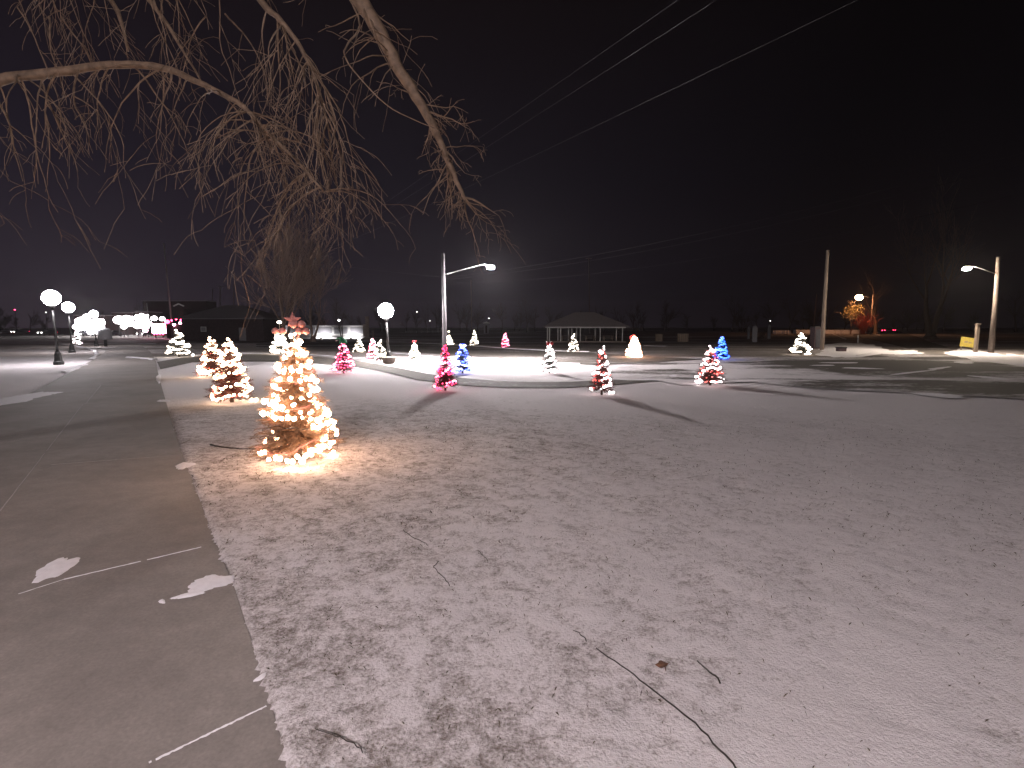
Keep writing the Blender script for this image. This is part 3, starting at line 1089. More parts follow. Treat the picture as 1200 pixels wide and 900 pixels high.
hero()
warmr = make_xmas('warmr', H0, R0, 'warm', 'ember', 9, .050, .024, 1, .28, 420, 30, turns2=6)
place(warmr, 'cream lit tree with a red glow inside, just left behind the biggest one', 272, 471, 395, 40, H0, R0)
copied(warmr, 'cream lit tree with red glow, half hidden behind the one beside the path', 250, 441, 394, 28, H0, R0, 2.1)
cream = make_xmas('cream', H0, R0, 'cream', None, 7, .042, .029, 3, .24, 300, 16)
place(cream, 'small cream lit tree farthest left before the red lit shed', 210, 418, 386, 24, H0, R0)
ballt = make_xmas('ballt', H0, R0, 'cream', None, 9, .036, .031, 4, .05, 220, 14, 'ball')
place(ballt, 'solid white lit tree with a light on a stem above it, before the white wall', 329, 415, 386, 19, H0, R0)
redh = make_xmas('redh', H0, R0, 'pink', 'red', 6, .060, .024, 5, .45, 300, 18, 'hat', 11)
place(redh, 'red lit tree wearing a green hat, standing on the lawn by the curved path', 403, 437, 399, 23, H0, R0)
copied(cream, 'tiny cream lit tree below the stone pillar', 421, 413, 396, 11, H0, R0, 1)
redp = make_xmas('redp', H0, R0, 'pink', 'red', 6.5, .045, .028, 6, .2, 220, 14, None, 6)
place(redp, 'little red and white lit tree touching a cream one beside the globe lamp', 437, 422, 395, 12, H0, R0)
copied(cream, 'little cream lit tree close against the post of the middle globe lamp', 446, 423.5, 398, 14, H0, R0, 3)
creamb = make_xmas('creamb', H0, R0, 'cream', None, 8, .040, .030, 7, .12, 220, 14, 'bow')
place(creamb, 'cream lit tree with a red bow, alone between globe lamp and street light pole', 486, 422.5, 400, 12, H0, R0)
red = make_xmas('red', H0, R0, 'pink', 'red', 7, .060, .024, 8, .50, 340, 20, None, 12)
place(red, 'tall slim red lit tree on the curved path edge before the street light pole', 522, 457, 402, 24, H0, R0)
ice = make_xmas('ice', H0, R0, 'ice', 'blue', 7, .050, .028, 9, .36, 300, 16, None, 11)
place(ice, 'blue and white lit tree right beside the tall red one', 542, 437, 401, 24, H0, R0)
copied(ballt, 'far solid white lit tree just right of the street light pole', 526, 404, 392, 9, H0, R0, .4)
copied(cream, 'far cream lit tree under the thin distant pole', 556, 405, 387, 8, H0, R0, 1.4)
copied(redp, 'far red lit tree left of the pavilion', 592, 407.5, 389, 9, H0, R0, 1.4)
whiteb = make_xmas('whiteb', H0, R0, 'white', None, 7.5, .045, .026, 10, .28, 300, 18, 'bow')
place(whiteb, 'white lit tree with a red bow standing on the brightest snow', 644, 437, 402, 19, H0, R0)
copied(cream, 'cream lit tree directly in front of the pavilion', 672, 412.5, 391, 11, H0, R0, 2.4)
whiter = make_xmas('whiter', H0, R0, 'white', 'ember', 6.5, .055, .024, 11, .42, 340, 20, None, 11)
place(whiter, 'slim white lit tree with dark red gaps, near the end of the curved path', 705, 462, 404, 24, H0, R0)
hot = make_xmas('hot', H0, R0, 'hot', None, 12, .034, .031, 12, .0, 200, 12, 'cane')
place(hot, 'blazing orange-white lit tree with a candy cane right of the pavilion', 743, 418.5, 393, 16, H0, R0)
copied(whiter, 'white lit tree with red gaps and a dark top before the blue one', 832, 451, 404, 29, H0, R0, 2.0)
azure = make_xmas('azure', H0, R0, 'azure', 'blue', 8, .044, .030, 13, .15, 240, 14, None, 6)
place(azure, 'deep blue lit tree behind the white one at the road edge', 845, 421.5, 393, 15, H0, R0)
copied(cream, 'wide cream lit tree beside the dark cabinet by the wooden pole', 938, 415.5, 390, 20, H0, R0, 4.4)
copied(whiteb, 'far sparse lit tree left of the path among the bright shop lights', 91, 403.5, 386, 8, H0, R0, 1)

# ------------------------------------------------------------------ globe lamps
GL = 'globe lamps along the path'


def globe_lamp(label, loc, Hc, r, mat):
    o = thing('globe_lamp', label, 'street lamp', loc, 0, GL)
    MB().lathe([(.20, -.05), (.20, .12), (.16, .16), (.12, .5), (.09, .56), (.09, .6)], n=12).build('base', M['black'], o)
    MB().lathe([(.055, .55), (.045, Hc - r - .12)], n=10).build('post', M['black'], o, True)
    MB().lathe([(.05, Hc - r - .14), (.12, Hc - r - .08), (.13, Hc - r + .03)], n=12).build('collar', M['black'], o)
    MB().ball((0, 0, Hc), r, 20).build('globe', mat, o, True)
    return o


p = G(69, 427)
Hc = At(58, 349, p.y).z
gl1 = globe_lamp('nearest globe lamp on a black post in the snow left of the path', p, Hc, .34, M['globe'])
gl1.rotation_euler = (0, math.atan((At(58, 349, p.y).x - p.x) / Hc) * .5, 0)
for (u, v, vg, lab) in ((84.5, 413, 361, 'second globe lamp left of the path, behind the nearest one'), (113, 406, 366, 'third globe lamp beyond the curve at the far left of the path')):
    q = G(u, v)
    copy_tree(gl1, lab, q)
p = G(456, 424.5)
gl2 = globe_lamp('globe lamp with a round planter at its foot beside two little lit trees', p, At(450, 364, p.y).z, .36, M['globe2'])
gl2.rotation_euler = (0, -.04, 0)
pl = thing('planter', 'round stone planter at the foot of the middle globe lamp', 'planter', G(456, 426))
MB().lathe([(.2, 0), (.28, .05), (.34, .25), (.36, .30), (.30, .31), (.28, .27)], n=14).build('bowl', M['stone'], pl, True)
MB().lathe([(.27, .26), (.2, .31), (.01, .34)], n=12).build('snow_fill', M['tan'], pl, True)

# ------------------------------------------------------------------ street lights on poles
SL = 'street lights on tall poles'


def street_light(label, base, Htop, arm_dx, arm_dy, head_z, pole_mat, head_mat, r=.11, head_r=.16, lean=0, flat=.5):
    o = thing('street_light', label, 'street light', base, 0, SL)
    MB().tube([(0, 0, -.1), (0, 0, Htop * .5), (lean, 0, Htop)], [r, r * .8, r * .62], 12).build('pole', pole_mat, o, True)
    zt = head_z - .15
    L = math.hypot(arm_dx, arm_dy)
    MB().tube([(lean * .8, 0, zt - .28 * min(1, L)), (arm_dx * .45, arm_dy * .45, zt + .02), (arm_dx * .8, arm_dy * .8, head_z + .08), (arm_dx, arm_dy, head_z + .08)], .028, 7).build('arm', M['galv'], o, True)
    h = MB(); h.lathe([(.06, .10), (.14, .06), (.17, 0), (.15, -.02)], (arm_dx, arm_dy, head_z + .02), 14)
    hh = h.build('lamp_head', M['galv'], o, True)
    MB().ball((arm_dx, arm_dy, head_z - head_r * .3), head_r, 14, flat).build('lens', head_mat, hh, True)
    return o


b = G(521.3, 423)
hd = At(575, 312, b.y)
street_light('middle street light on a pale pole, lamp on a long arm to the right', b, At(519, 297, b.y).z, hd.x - b.x, 0, hd.z, M['dgalv'], M['head'], .13, .19, At(519, 297, b.y).x - b.x)
b = G(1161, 414)
hd = At(1133, 313.5, b.y)
street_light('street light on a wooden pole at the far right, arm pointing left', b, At(1170, 301, b.y).z, hd.x - b.x, 0, hd.z, M['dwood'], M['headw'], .17, .22, At(1170, 301, b.y).x - b.x)
b = G(1020, 392)
hd = At(1007, 345, b.y)
street_light('far street light at the road end beside the pale trunk', b, At(1020, 343, b.y).z, hd.x - b.x, 0, hd.z, M['wood'], M['orange'], .2, 1.0, 0, .8)
# the lamp that lights the foreground stands behind the camera
street_light('street light standing behind the viewer beside the path', Vector((-4.4, -4.6, 0)), 5.9, 2.2, .2, 5.3, M['galv'], M['headb'], .12, .16, 0, .5)

# ------------------------------------------------------------------ poles and wires
UP = 'utility and wooden poles'


def pole(label, base, top, r, arm=0, name='utility_pole', mat='wood'):
    o = thing(name, label, 'pole', base, 0, UP)
    t = top - base
    MB().tube([(0, 0, -.2), (t.x * .5, 0, t.z * .5), (t.x, 0, t.z)], [r, r * .85, r * .68], 10).build('post', M[mat], o, True)
    if arm:
        MB().box((t.x, 0, t.z - .35), (arm, .12, .14)).build('crossarm', M[mat], o)
        ins = MB()
        for k in (-.45, -.2, .2, .45):
            ins.lathe([(.04, -.28), (.05, -.2), (.03, -.12)], (t.x + k * arm, 0, t.z), 8)
        ins.build('insulators', M['grey'], o)
    return o


b = G(963, 410); pole('tall wooden pole beside the dark cabinet on the right', b, At(970, 293, b.y), .15)
b = G(365, 391); P1 = At(365, 296, b.y); pole('utility pole with a crossarm among the crown of the many-stemmed tree', b, P1, .2, 2.4)
b = G(258, 389.5); pole('far utility pole with a T top above the dark roof', b, At(258, 335, b.y), .28, 3.6, mat='white')  # white coat stands in for light on this far pole
b = G(249, 389.5); pole('far slim pole left of the T topped pole', b, At(249, 338, b.y), .18)
b = G(274, 390); pole('far pole right of the T topped pole', b, At(274, 333, b.y), .2)
b = G(203, 396); pole('tall pale flag pole leaning left above the red lit shed', b, At(192, 285, b.y), .17, mat='white')  # white so the dim flag pole looks lit
b = G(176, 391); pole('short pale pole left of the leaning flag pole', b, At(172, 355, b.y), .16, mat='white')  # also white in place of light on it
b = G(691, 390); pole('far utility pole with a crossarm rising behind the pavilion', b, At(690, 302, b.y), .2, 2.2)
b = G(553, 391); pole('thin distant pole right of the middle street light', b, At(552, 328, b.y), .15)
b = G(953, 390); pole('faint distant pole left of the tall wooden pole', b, At(957, 345, b.y), .2)
b = G(964, 407.5)
MB().tube([(0, 0, 0), (0, 0, .9)], .05, 8)

WG = 'overhead wires'


def wire(label, a, b, sag, r=.012):
    a = Vector(a); b = Vector(b)
    pts = []
    for i in range(41):
        t = i / 40
        p = a.lerp(b, t); p.z -= sag * 4 * t * (1 - t)
        pts.append(p)
    o = MB().tube(pts, [r * .3 + p.length * .00006 for p in pts], 4).build('overhead_wire', M['wire'])
    tag(o, label, 'wire', WG)


N1 = Vector((16.9, -1.0, 9.4))
wire('highest overhead wire crossing the upper right sky', P1 + Vector((-1.1, 0, -.1)), N1 + Vector((-2.6, .3, 1.6)), .5)
wire('second overhead wire just under the highest one', P1 + Vector((.2, 0, -.1)), N1 + Vector((-2.1, .3, 1.2)), .7)
wire('third overhead wire sagging lowest across the upper sky', P1 + Vector((1.1, 0, -.1)), N1 + Vector((.6, 0, .2)), .9)
S1 = At(520, 325, G(521, 423).y); S2 = At(520, 329, G(521, 423).y)
wire('low wire from the middle street light pole to the right', S1, Vector((22, 9.5, 8.6)), .9, .015)
wire('twin of the low wire from the middle pole, a hand below it', S1 + Vector((0, 0, -.12)), Vector((22, 9.5, 8.3)), .95, .012)
wire('lowest wire leaving the middle pole to the right', S2 + Vector((0, 0, -.12)), Vector((22, 9.5, 7.6)), 1.25, .010)
wire('wire from the middle street light pole back to the far crossarm pole', S1, Vector((P1.x, P1.y, P1.z - 2.2)), .4, .012)

# ------------------------------------------------------------------ buildings
def hip_roof(mb, w, d, z0, z1, ridge, over=0.0, t=.12):
    hw, hd = w / 2 + over, d / 2 + over
    r = ridge / 2
    lo = [(-hw, -hd, z0), (hw, -hd, z0), (hw, hd, z0), (-hw, hd, z0)]
    lo2 = [(a, b, z0 - t) for a, b, _ in lo]
    mb.add(lo + [(-r, 0, z1), (r, 0, z1)] + lo2, [(0, 1, 5, 4), (1, 2, 5), (2, 3, 4, 5), (3, 0, 4), (0, 6, 7, 1), (1, 7, 8, 2), (2, 8, 9, 3), (3, 9, 6, 0), (9, 8, 7, 6)])
    return mb


# pavilion
b = G(687, 401)
Yp = b.y
k = Yp / F
pv = thing('pavilion', 'open park pavilion with a hipped shingle roof on white posts', 'pavilion', (b.x, b.y + 2.2, b.z))
zE = At(687, 382, Yp).z - b.z; zR = At(687, 365.5, Yp).z - b.z
W = (736 - 640) * k
hip_roof(MB(), W, 5.2, zE, zR, 24 * k, .15).build('roof', M['shingle'], pv)
MB().box((0, 0, .05), (W * .96, 5.0, .14)).build('floor_slab', M['stone'], pv)
for x in (645, 658, 671, 681, 704, 730):
    for yy in (-2.3, 2.3):
        MB().tube([((x - 688) * k, yy, .1), ((x - 688) * k, yy, zE - .08)], .085, 8).build('post', M['white'], pv)
bm_ = MB(); bm_.box((0, -2.3, zE - .2), (W * .95, .12, .18)); bm_.box((0, 2.3, zE - .2), (W * .95, .12, .18)); bm_.build('beam', M['white'], pv)
for x in (666, 695, 716):
    t = thing('picnic_table', {666: 'picnic table under the left part of the pavilion roof', 695: 'picnic table under the middle of the pavilion roof', 716: 'picnic table under the right part of the pavilion roof'}[x], 'picnic table', (b.x + (x - 688) * k, b.y + 2.0, b.z + .12), .1, 'picnic tables in the pavilion')
    MB().box((0, 0, .74), (1.7, .7, .05)).build('table_top', M['wood'], t)
    for s in (-1, 1):
        MB().box((0, s * .62, .44), (1.7, .25, .05)).build('bench', M['wood'], t)
    for s in (-.6, .6):
        l = MB(); l.box((s, -.3, .36), (.08, .07, .8), 0, Matrix.Rotation(-.35, 3, 'X')); l.box((s, .3, .36), (.08, .07, .8), 0, Matrix.Rotation(.35, 3, 'X')); l.box((s, 0, .4), (.07, 1.3, .08)); l.build('leg', M['wood'], t)

# dark hipped building on the left
b = G(262, 399.5); k = b.y / F
bd = thing('park_building', 'low dark building with a wide hipped roof behind the cream lit trees', 'building', (b.x, b.y + 4, b.z))
zE = At(262, 373, b.y).z - b.z; zR = At(262, 356.5, b.y).z - b.z
W = (314 - 212) * k
hip_roof(MB(), W, 9, zE, zR, 22 * k, .3).build('roof', M['dshingle'], bd)
MB().box((0, 0, zE / 2 - .1), (W * .93, 8.2, zE - .02)).build('wall', M['dwall'], bd)
wn = MB().box(((240 - 262) * k, -4.14, 1.9), (.9, .08, .8)).build('window', M['white'], bd)
MB().box(((240 - 262) * k, -4.19, 1.9), (.7, .03, .6)).build('pane', M['grey'], wn)
MB().box(((285 - 262) * k, -4.13, 1.1), (1.1, .08, 2.1)).build('door', M['grey'], bd)

# red lit shed with lamps
b = G(205, 397); k = b.y / F
sh = thing('shed', 'small flat shed washed in red light behind the leftmost cream tree', 'shed', b)
MB().box((0, 1.2, 1.35), (18 * k, 2.4, 2.7)).build('wall', M['brick'], sh)
MB().box((0, 1.2, 2.78), (21 * k, 2.9, .16)).build('roof', M['dshingle'], sh)
MB().box((-.2, -.03, 1.0), (.9, .06, 2.0)).build('door', M['dwall'], sh)
for (u, v, m_) in ((201, 375.5, 'redl'), (204, 380.5, 'shopr'), (211, 378.5, 'shopr'), (212, 375, 'redl'), (206.5, 374, 'redl')):
    q = At(u, v, b.y - .25)
    l = thing('shed_lamp', 'red or rosy lamp on the front of the red lit shed', 'lamp', q, 0, 'lamps on the red lit shed')
    MB().box((0, .12, 0), (.12, .16, .1)).build('bracket', M['black'], l)
    MB().ball((0, 0, 0), .17 if m_ == 'redl' else .24, 8).build('lamp_glass', M[m_], l, True)

# glowing box sign with red lamps
b = G(187, 396.5); k = b.y / F
bs = thing('light_box', 'big glowing white box sign with red lamps left of the shed', 'sign', b)
for s in (-.7, .7):
    MB().tube([(s, 0, 0), (s, 0, 1.0)], .06, 8).build('leg', M['black'], bs)
zc = At(187, 385, b.y).z - b.z
MB().box((0, .12, zc), (17 * k, .22, 12 * k)).build('case', M['red'], bs)
MB().box((0, -.02, zc), (16 * k, .06, 11 * k)).build('lit_face', M['shopr'], bs)
for s in (-.95, -.4, .2, .8):
    MB().ball((s, -.1, zc - 6.6 * k), .11, 8).build('red_lamp', M['redl'], bs, True)

# shops and brick block far left
def shop(label, u0, u1, vt, vb, vw0, vw1, wall, lit, nwin=3):
    b = G((u0 + u1) / 2, vb); k = b.y / F
    o = thing('shop_building', label, 'building', b, 0, 'far buildings on the left')
    Hh = At(u0, vt, b.y).z - b.z
    w = (u1 - u0) * k
    MB().box((0, 3, Hh / 2), (w, 6, Hh)).build('wall', M[wall], o)
    MB().box((0, 3, Hh + .12), (w * 1.03, 6.3, .24)).build('roof', M['dshingle'], o)
    z0 = At(u0, vw1, b.y).z - b.z; z1 = At(u0, vw0, b.y).z - b.z
    for i in range(nwin):
        x = -w / 2 + w * (i + .5) / nwin
        fr = MB().box((x, -.02, (z0 + z1) / 2), (w / nwin * .93, .1, z1 - z0 + .2)).build('window', M['white'], o)
        MB().box((x, -.09, (z0 + z1) / 2), (w / nwin * .86, .05, z1 - z0)).build('pane', M[lit], fr)
    return o


shop('brightly lit shop front at the far left beyond the globe lamps', 89, 124, 370, 393.5, 374.5, 391, 'dwall', 'shop', 4)
shop('second lit shop front, right of the green signal', 133, 158, 367, 392.5, 371, 382, 'dwall', 'shop', 3)
shop('narrow lit shop front beside the short pale pole', 160, 176, 366, 392.5, 369, 384, 'dwall', 'shop', 2)
shop('dark brick block rising above the red lit shed', 170, 244, 353, 391, 384, 387, 'brick', 'glass', 5)
b = G(212, 392); gb = thing('lit_gable', 'small pale lit gable peeping over the red lit shed', 'house', (b.x, b.y, b.z))
q = At(212, 357, b.y).z - b.z
MB().box((0, 2, q / 2 - .7), (1.8, 3, q - 1.0)).build('wall', M['brick'], gb)
kk = b.y / F
gg = MB()
for s in (-1, 1):
    gg.box((s * 3 * kk, -.2, q - .1), (6.6 * kk, .3, .35), 0, Matrix.Rotation(s * .42, 3, 'Y'))
gg.build('roof_edge', M['white'], gb)

# lamps among the shops, several of them added for glare
LG = 'far lamps in the street on the left'
for (u, v, vb, r, m_, lab) in ((182, 373, 392, .42, 'farlamp', 'oval far lamp above the glowing box sign'), (191.5, 373.5, 392, .38, 'farlamp', 'far lamp between box sign and shed'),
                               (168, 371.5, 391.5, .6, 'farlamp', 'big far lamp before the narrow shop front'), (141, 375, 392, .75, 'farlamp', 'large far lamp before the second shop front'),
                               (150, 374, 392, .7, 'farlamp', 'large far lamp at the right of the second shop front'), (97, 376, 392, .7, 'farlamp', 'large far lamp at the left end of the brightly lit shop'), (118, 378, 392, .7, 'farlamp', 'large far lamp at the right end of the brightly lit shop'), (104, 371, 392, .5, 'farlamp', 'added far lamp above the middle of the brightly lit shop'), (90, 383, 393, .45, 'farlamp', 'added low far lamp at the left corner of the brightly lit shop'), (107, 389, 394, .5, 'farlamp', 'added lowest far lamp in front of the brightly lit shop'), (120, 387, 394, .4, 'farlamp', 'added low far lamp beside the grey round board'), (146, 383, 393, .4, 'farlamp', 'added low far lamp under the second shop front'), (163, 373, 392, .45, 'farlamp', 'added high far lamp left of the narrow shop front'), (171, 387, 394, .38, 'shopr', 'added low rosy far lamp under the narrow shop front'), (197, 377, 393, .35, 'redl', 'added red far lamp at the left corner of the red lit shed'), (162, 381, 392, .6, 'farlamp', 'low far lamp just left of the narrow shop front'), (174, 379, 392, .55, 'farlamp', 'far lamp touching the left edge of the glowing box sign'), (268, 358.5, 390, .34, 'farlamp', 'small far lamp right over the ridge of the dark roof'),
                               (289, 366, 391, .32, 'farlamp', 'small far lamp past the right slope of the dark roof'), (56, 366, 391, .18, 'tiny', 'tiny lamp right under the nearest globe lamp'),
                               (489, 365.5, 391, .22, 'tiny', 'small far lamp on a thin post right of the middle globe lamp'), (504, 376, 391, .16, 'tiny', 'tiny far lamp just left of the pale street light pole'),
                               (573, 373, 391, .2, 'tiny', 'tiny far lamp above the pale box left of the pavilion'), (398, 375.5, 393, .3, 'farlamp', 'small bright lamp behind the black forked tree'),
                               (902, 376, 390, .2, 'tiny', 'tiny far lamp above the grey markers'), (20, 363, 390, .2, 'redl', 'tiny red lamp high at the far left')):
    if r >= .35 and u < 200:
        r *= 1.5; vb = max(vb, 394.8)  # far left lamps swollen to imitate lens bloom
    b = G(u, vb)
    z = At(u, v, b.y).z - b.z
    o = thing('far_lamp', lab, 'street lamp', b, 0, LG)
    MB().tube([(0, 0, 0), (0, 0, z - r)], [.09, .06], 7).build('post', M['black'], o)
    MB().ball((0, 0, z), r, 10, .8).build('lamp_glass', M[m_], o, True)
b = G(127, 391.5); z = At(127, 373.5, b.y).z - b.z
ts = thing('traffic_signal', 'traffic signal showing blue-green among the far shops', 'traffic light', b)
MB().tube([(0, 0, 0), (0, 0, z + .3)], .1, 8).build('post', M['black'], ts)
MB().box((0, -.05, z), (.6, .4, 1.6)).build('housing', M['black'], ts)
MB().ball((0, -.3, z - .1), .42, 10).build('green_light', M['cyan'], ts, True)

# grey board on a post by the curve
b = G(124, 406); k = b.y / F
sg = thing('sign_post', 'grey round-topped board on a short dark post beyond the path curve', 'sign', b)
MB().tube([(0, 0, 0), (0, 0, 11 * k)], .12, 8).build('post', M['black'], sg)
MB().lathe([(.5, 0), (.55, .2), (.55, .7), (.4, 1.0), (.1, 1.1)], (0, 0, 8 * k), 12).build('board', M['grey'], sg, True)

# white wall with panels
bL = G(313, 397); bR = G(421, 397.5); k = bL.y / F
ww = thing('low_white_wall', 'long low white wall with grey panels and a snowy ledge behind the bare trees', 'wall', ((bL.x + bR.x) / 2, bL.y + .6, bL.z))
W = bR.x - bL.x; zt = At(370, 382, bL.y).z - bL.z
MB().box((0, .3, zt / 2), (W * .97, .5, zt)).build('wall', M['white'], ww)
MB().box((0, -.12, .38), (W, .9, .22)).build('ledge', M['white'], ww)
MB().box((0, .3, zt + .06), (W * .98, .6, .12)).build('coping', M['snow'], ww)
for i in range(6):
    x = -W / 2 + W * (i + .5) / 6
    MB().box((x, .03, zt * .64), (W / 6 * .84, .06, zt * .5)).build('panel', M['grey'], ww)
for i in range(3):  # unseen flood lamps, added to brighten the wall
    q = ww.location + Vector(((-.36, .08, .38)[i] * W, -1.9, 0))
    fl = thing('added_flood_lamp', ('added flood lamp at the left end of the white wall', 'added flood lamp before the middle of the white wall', 'added flood lamp at the right end of the white wall')[i], 'lamp', q, 0, 'added flood lamps at the white wall')
    MB().box((0, 0, .12), (.4, .3, .24)).build('housing', M['black'], fl)
    MB().box((0, .16, .14), (.32, .02, .16)).build('lamp_glass', M['tiny'], fl)
    ld = bpy.data.lights.new('added_flood_light', 'SPOT'); lo = bpy.data.objects.new('added_flood_light', ld); COL.objects.link(lo); lo.parent = fl
    lo.location = (0, .25, .3); ld.energy = 600; ld.spot_size = math.radians(150); ld.spot_blend = .7; ld.shadow_soft_size = .1; ld.color = (1, .95, .97)
    lo.rotation_euler = (math.radians(80), 0, 0)
# stone pillar
b = G(430, 397); k = b.y / F
sp = thing('stone_pillar', 'tall tan stone pillar with stepped side at the right end of the white wall', 'monument', b)
zt = At(430, 371.5, b.y).z - b.z
MB().box((0, 0, .1), (1.5, 1.0, .2)).build('plinth', M['stone'], sp)
MB().box((.15, 0, zt / 2 + .1), (.62, .6, zt - .2)).build('shaft', M['stone'], sp)
MB().box((.15, 0, zt + .04), (.8, .76, .12)).build('cap', M['stone'], sp)
MB().box((-.42, 0, zt * .38), (.5, .5, zt * .56)).build('side_step', M['stone'], sp)
b = G(437.5, 395); k = b.y / F
o = thing('stone_post', 'short tan stone post right of the tall stone pillar', 'monument', b)
MB().box((0, 0, .7), (.35, .35, 1.4)).build('shaft', M['stone'], o); MB().box((0, 0, 1.45), (.45, .45, .1)).build('cap', M['stone'], o)

# tan boxes, markers, cabinet, sign and such on the right
def bin_(label, u, v, w, h):
    b = G(u, v); k = b.y / F
    o = thing('wooden_box', label, 'box', b, random.uniform(-.2, .2), 'tan wooden boxes beyond the lane')
    MB().box((0, 0, h * k / 2), (w * k, w * k * .7, h * k)).build('body', M['tan'], o)
    MB().box((0, 0, h * k + .04), (w * k * 1.1, w * k * .8, .08)).build('lid', M['wood'], o)
    s = MB()
    for i in range(5):
        s.box(((-.4 + .2 * i) * w * k, -w * k * .36, h * k / 2), (w * k * .16, .03, h * k * .96))
    s.build('slats', M['wood'], o)


bin_('smaller tan wooden box right of the blazing orange-white tree', 772, 400, 7, 8)
bin_('wider tan wooden box nearer the blue lit tree', 800, 400.5, 11, 9)
for (u, v, w, h, lab) in ((877, 397, 2.2, 13, 'thin grey marker at the left of the marker group'), (884, 401, 5, 17, 'widest grey marker slab of the group beyond the lane'), (901, 397, 3, 15, 'grey marker right of the dark planter bush')):
    b = G(u, v); k = b.y / F
    o = thing('stone_marker', lab, 'monument', b, 0, 'grey stone markers')
    MB().box((0, 0, h * k / 2), (w * k, .3, h * k)).build('slab', M['grey'], o)
    MB().lathe([(w * k * .5, 0), (w * k * .45, w * k * .3), (.02, w * k * .5)], (0, 0, h * k), 10).build('crown_stone', M['grey'], o)
b = G(893, 396); o = thing('dark_bush', 'dark bare bush between the grey markers', 'shrub', b); sb = MB(); rnd = random.Random(12)
for k_ in range(40):
    a = rnd.uniform(0, 6.28); grow(sb, Vector((rnd.uniform(-.3, .3), rnd.uniform(-.3, .3), 0)), Vector((math.cos(a) * .5, math.sin(a) * .5, 1)).normalized(), 1.2, .02, 1, rnd, .02, 4, (4, 6), .7, None, 0, .01)
sb.build('branches', M['dbark'], o)
b = G(957, 408.5); k = b.y / F
o = thing('cabinet', 'tall dark utility cabinet at the foot of the wooden pole', 'cabinet', b)
MB().box((0, 0, 12.5 * k), (12 * k, .7, 25 * k)).build('body', M['dwall'], o)
MB().box((0, 0, 25 * k + .03), (13 * k, .8, .07)).build('roof', M['black'], o)
MB().box((0, -.37, 12 * k), (9 * k, .03, 21 * k)).build('door', M['darkcar'], o)
b = G(985.5, 412.5); k = b.y / F
o = thing('utility_box', 'small dark utility box low on the snowy island', 'box', (b.x, b.y, b.z + .05))
MB().box((0, 0, 2.2 * k), (8.5 * k, .4, 4.4 * k)).build('body', M['dwall'], o); MB().box((0, 0, 4.5 * k), (9.2 * k, .46, .05)).build('lid', M['black'], o)
b = G(1005, 404); k = b.y / F
o = thing('marker_post', 'thin pale marker post standing on the snowy island', 'post', b)
MB().tube([(0, 0, 0), (0, 0, 11 * k)], .05, 8).build('shaft', M['galv'], o); MB().ball((0, 0, 11 * k), .06, 8).build('cap', M['galv'], o)
# yellow board with post
b = G(1143, 413.5); k = b.y / F
o = thing('wooden_post', 'square wooden post right beside the yellow board', 'post', b)
MB().box((.0, .0, 16.5 * k), (.17, .17, 33 * k)).build('shaft', M['wood'], o)
MB().box((0, 0, 33 * k + .03), (.24, .24, .06)).build('cap', M['wood'], o)
b = G(1133, 411); k = b.y / F
o = thing('yellow_board', 'leaning yellow warning board beside the wooden post by the road', 'sign', b, -.15)
MB().box((0, 0, 10 * k), (15 * k, .05, 11 * k), 0, Matrix.Rotation(.12, 3, 'Y')).build('board', M['yellow'], o)
d = MB(); d.box((-.12, -.035, 10.3 * k), (4 * k, .01, 2.2 * k)); d.box((.14, -.035, 9.3 * k), (3 * k, .01, 1.6 * k)); d.build('dark_marks', M['tan'], o)
for s in (-1, 1):
    MB().box((s * 6 * k, .04, 3 * k), (.06, .05, 9 * k), 0, Matrix.Rotation(s * .12, 3, 'Y')).build('leg', M['wood'], o)
# snow banks behind the pole
def bank(label, u0, u1, v, w=1.0, h=.5):
    a = G(u0, v); b = G(u1, v)
    pts = lerp_line(a, b, 24, .05)
    o = strip(pts, w, 0, h, 'snow_bank')
    o['label'] = label


bank('short snow bank beyond the markers', 906, 925, 391, 2.5, 1.1)
bank('long snow bank lit by the far lamp', 931, 1012, 391, 2.5, 1.3)
rl = G(475, 390); rr = G(520, 390)
o = thing('railing', 'far pale railing left of the street light pole', 'fence', rl)
Lr = rr.x - rl.x
for zz in (.35, .7):
    MB().tube([(0, 0, zz), (Lr, 0, zz)], .05, 6).build('rail', M['white'], o)
for i in range(8):
    MB().tube([(Lr * i / 7, 0, 0), (Lr * i / 7, 0, .8)], .05, 6).build('post', M['white'], o)
b = G(570, 391); k = b.y / F
o = thing('kiosk', 'tiny pale kiosk under a far lamp left of the pavilion', 'kiosk', b)
MB().box((0, 0, 6 * k), (6 * k, 1.2, 12 * k)).build('wall', M['grey'], o)
hip_roof(MB(), 7 * k, 1.5, 12 * k + .1, 14 * k, 1 * k, .1).build('roof', M['white'], o)
MB().box((0, -.62, 5 * k), (2 * k, .04, 9 * k)).build('door', M['dwall'], o)

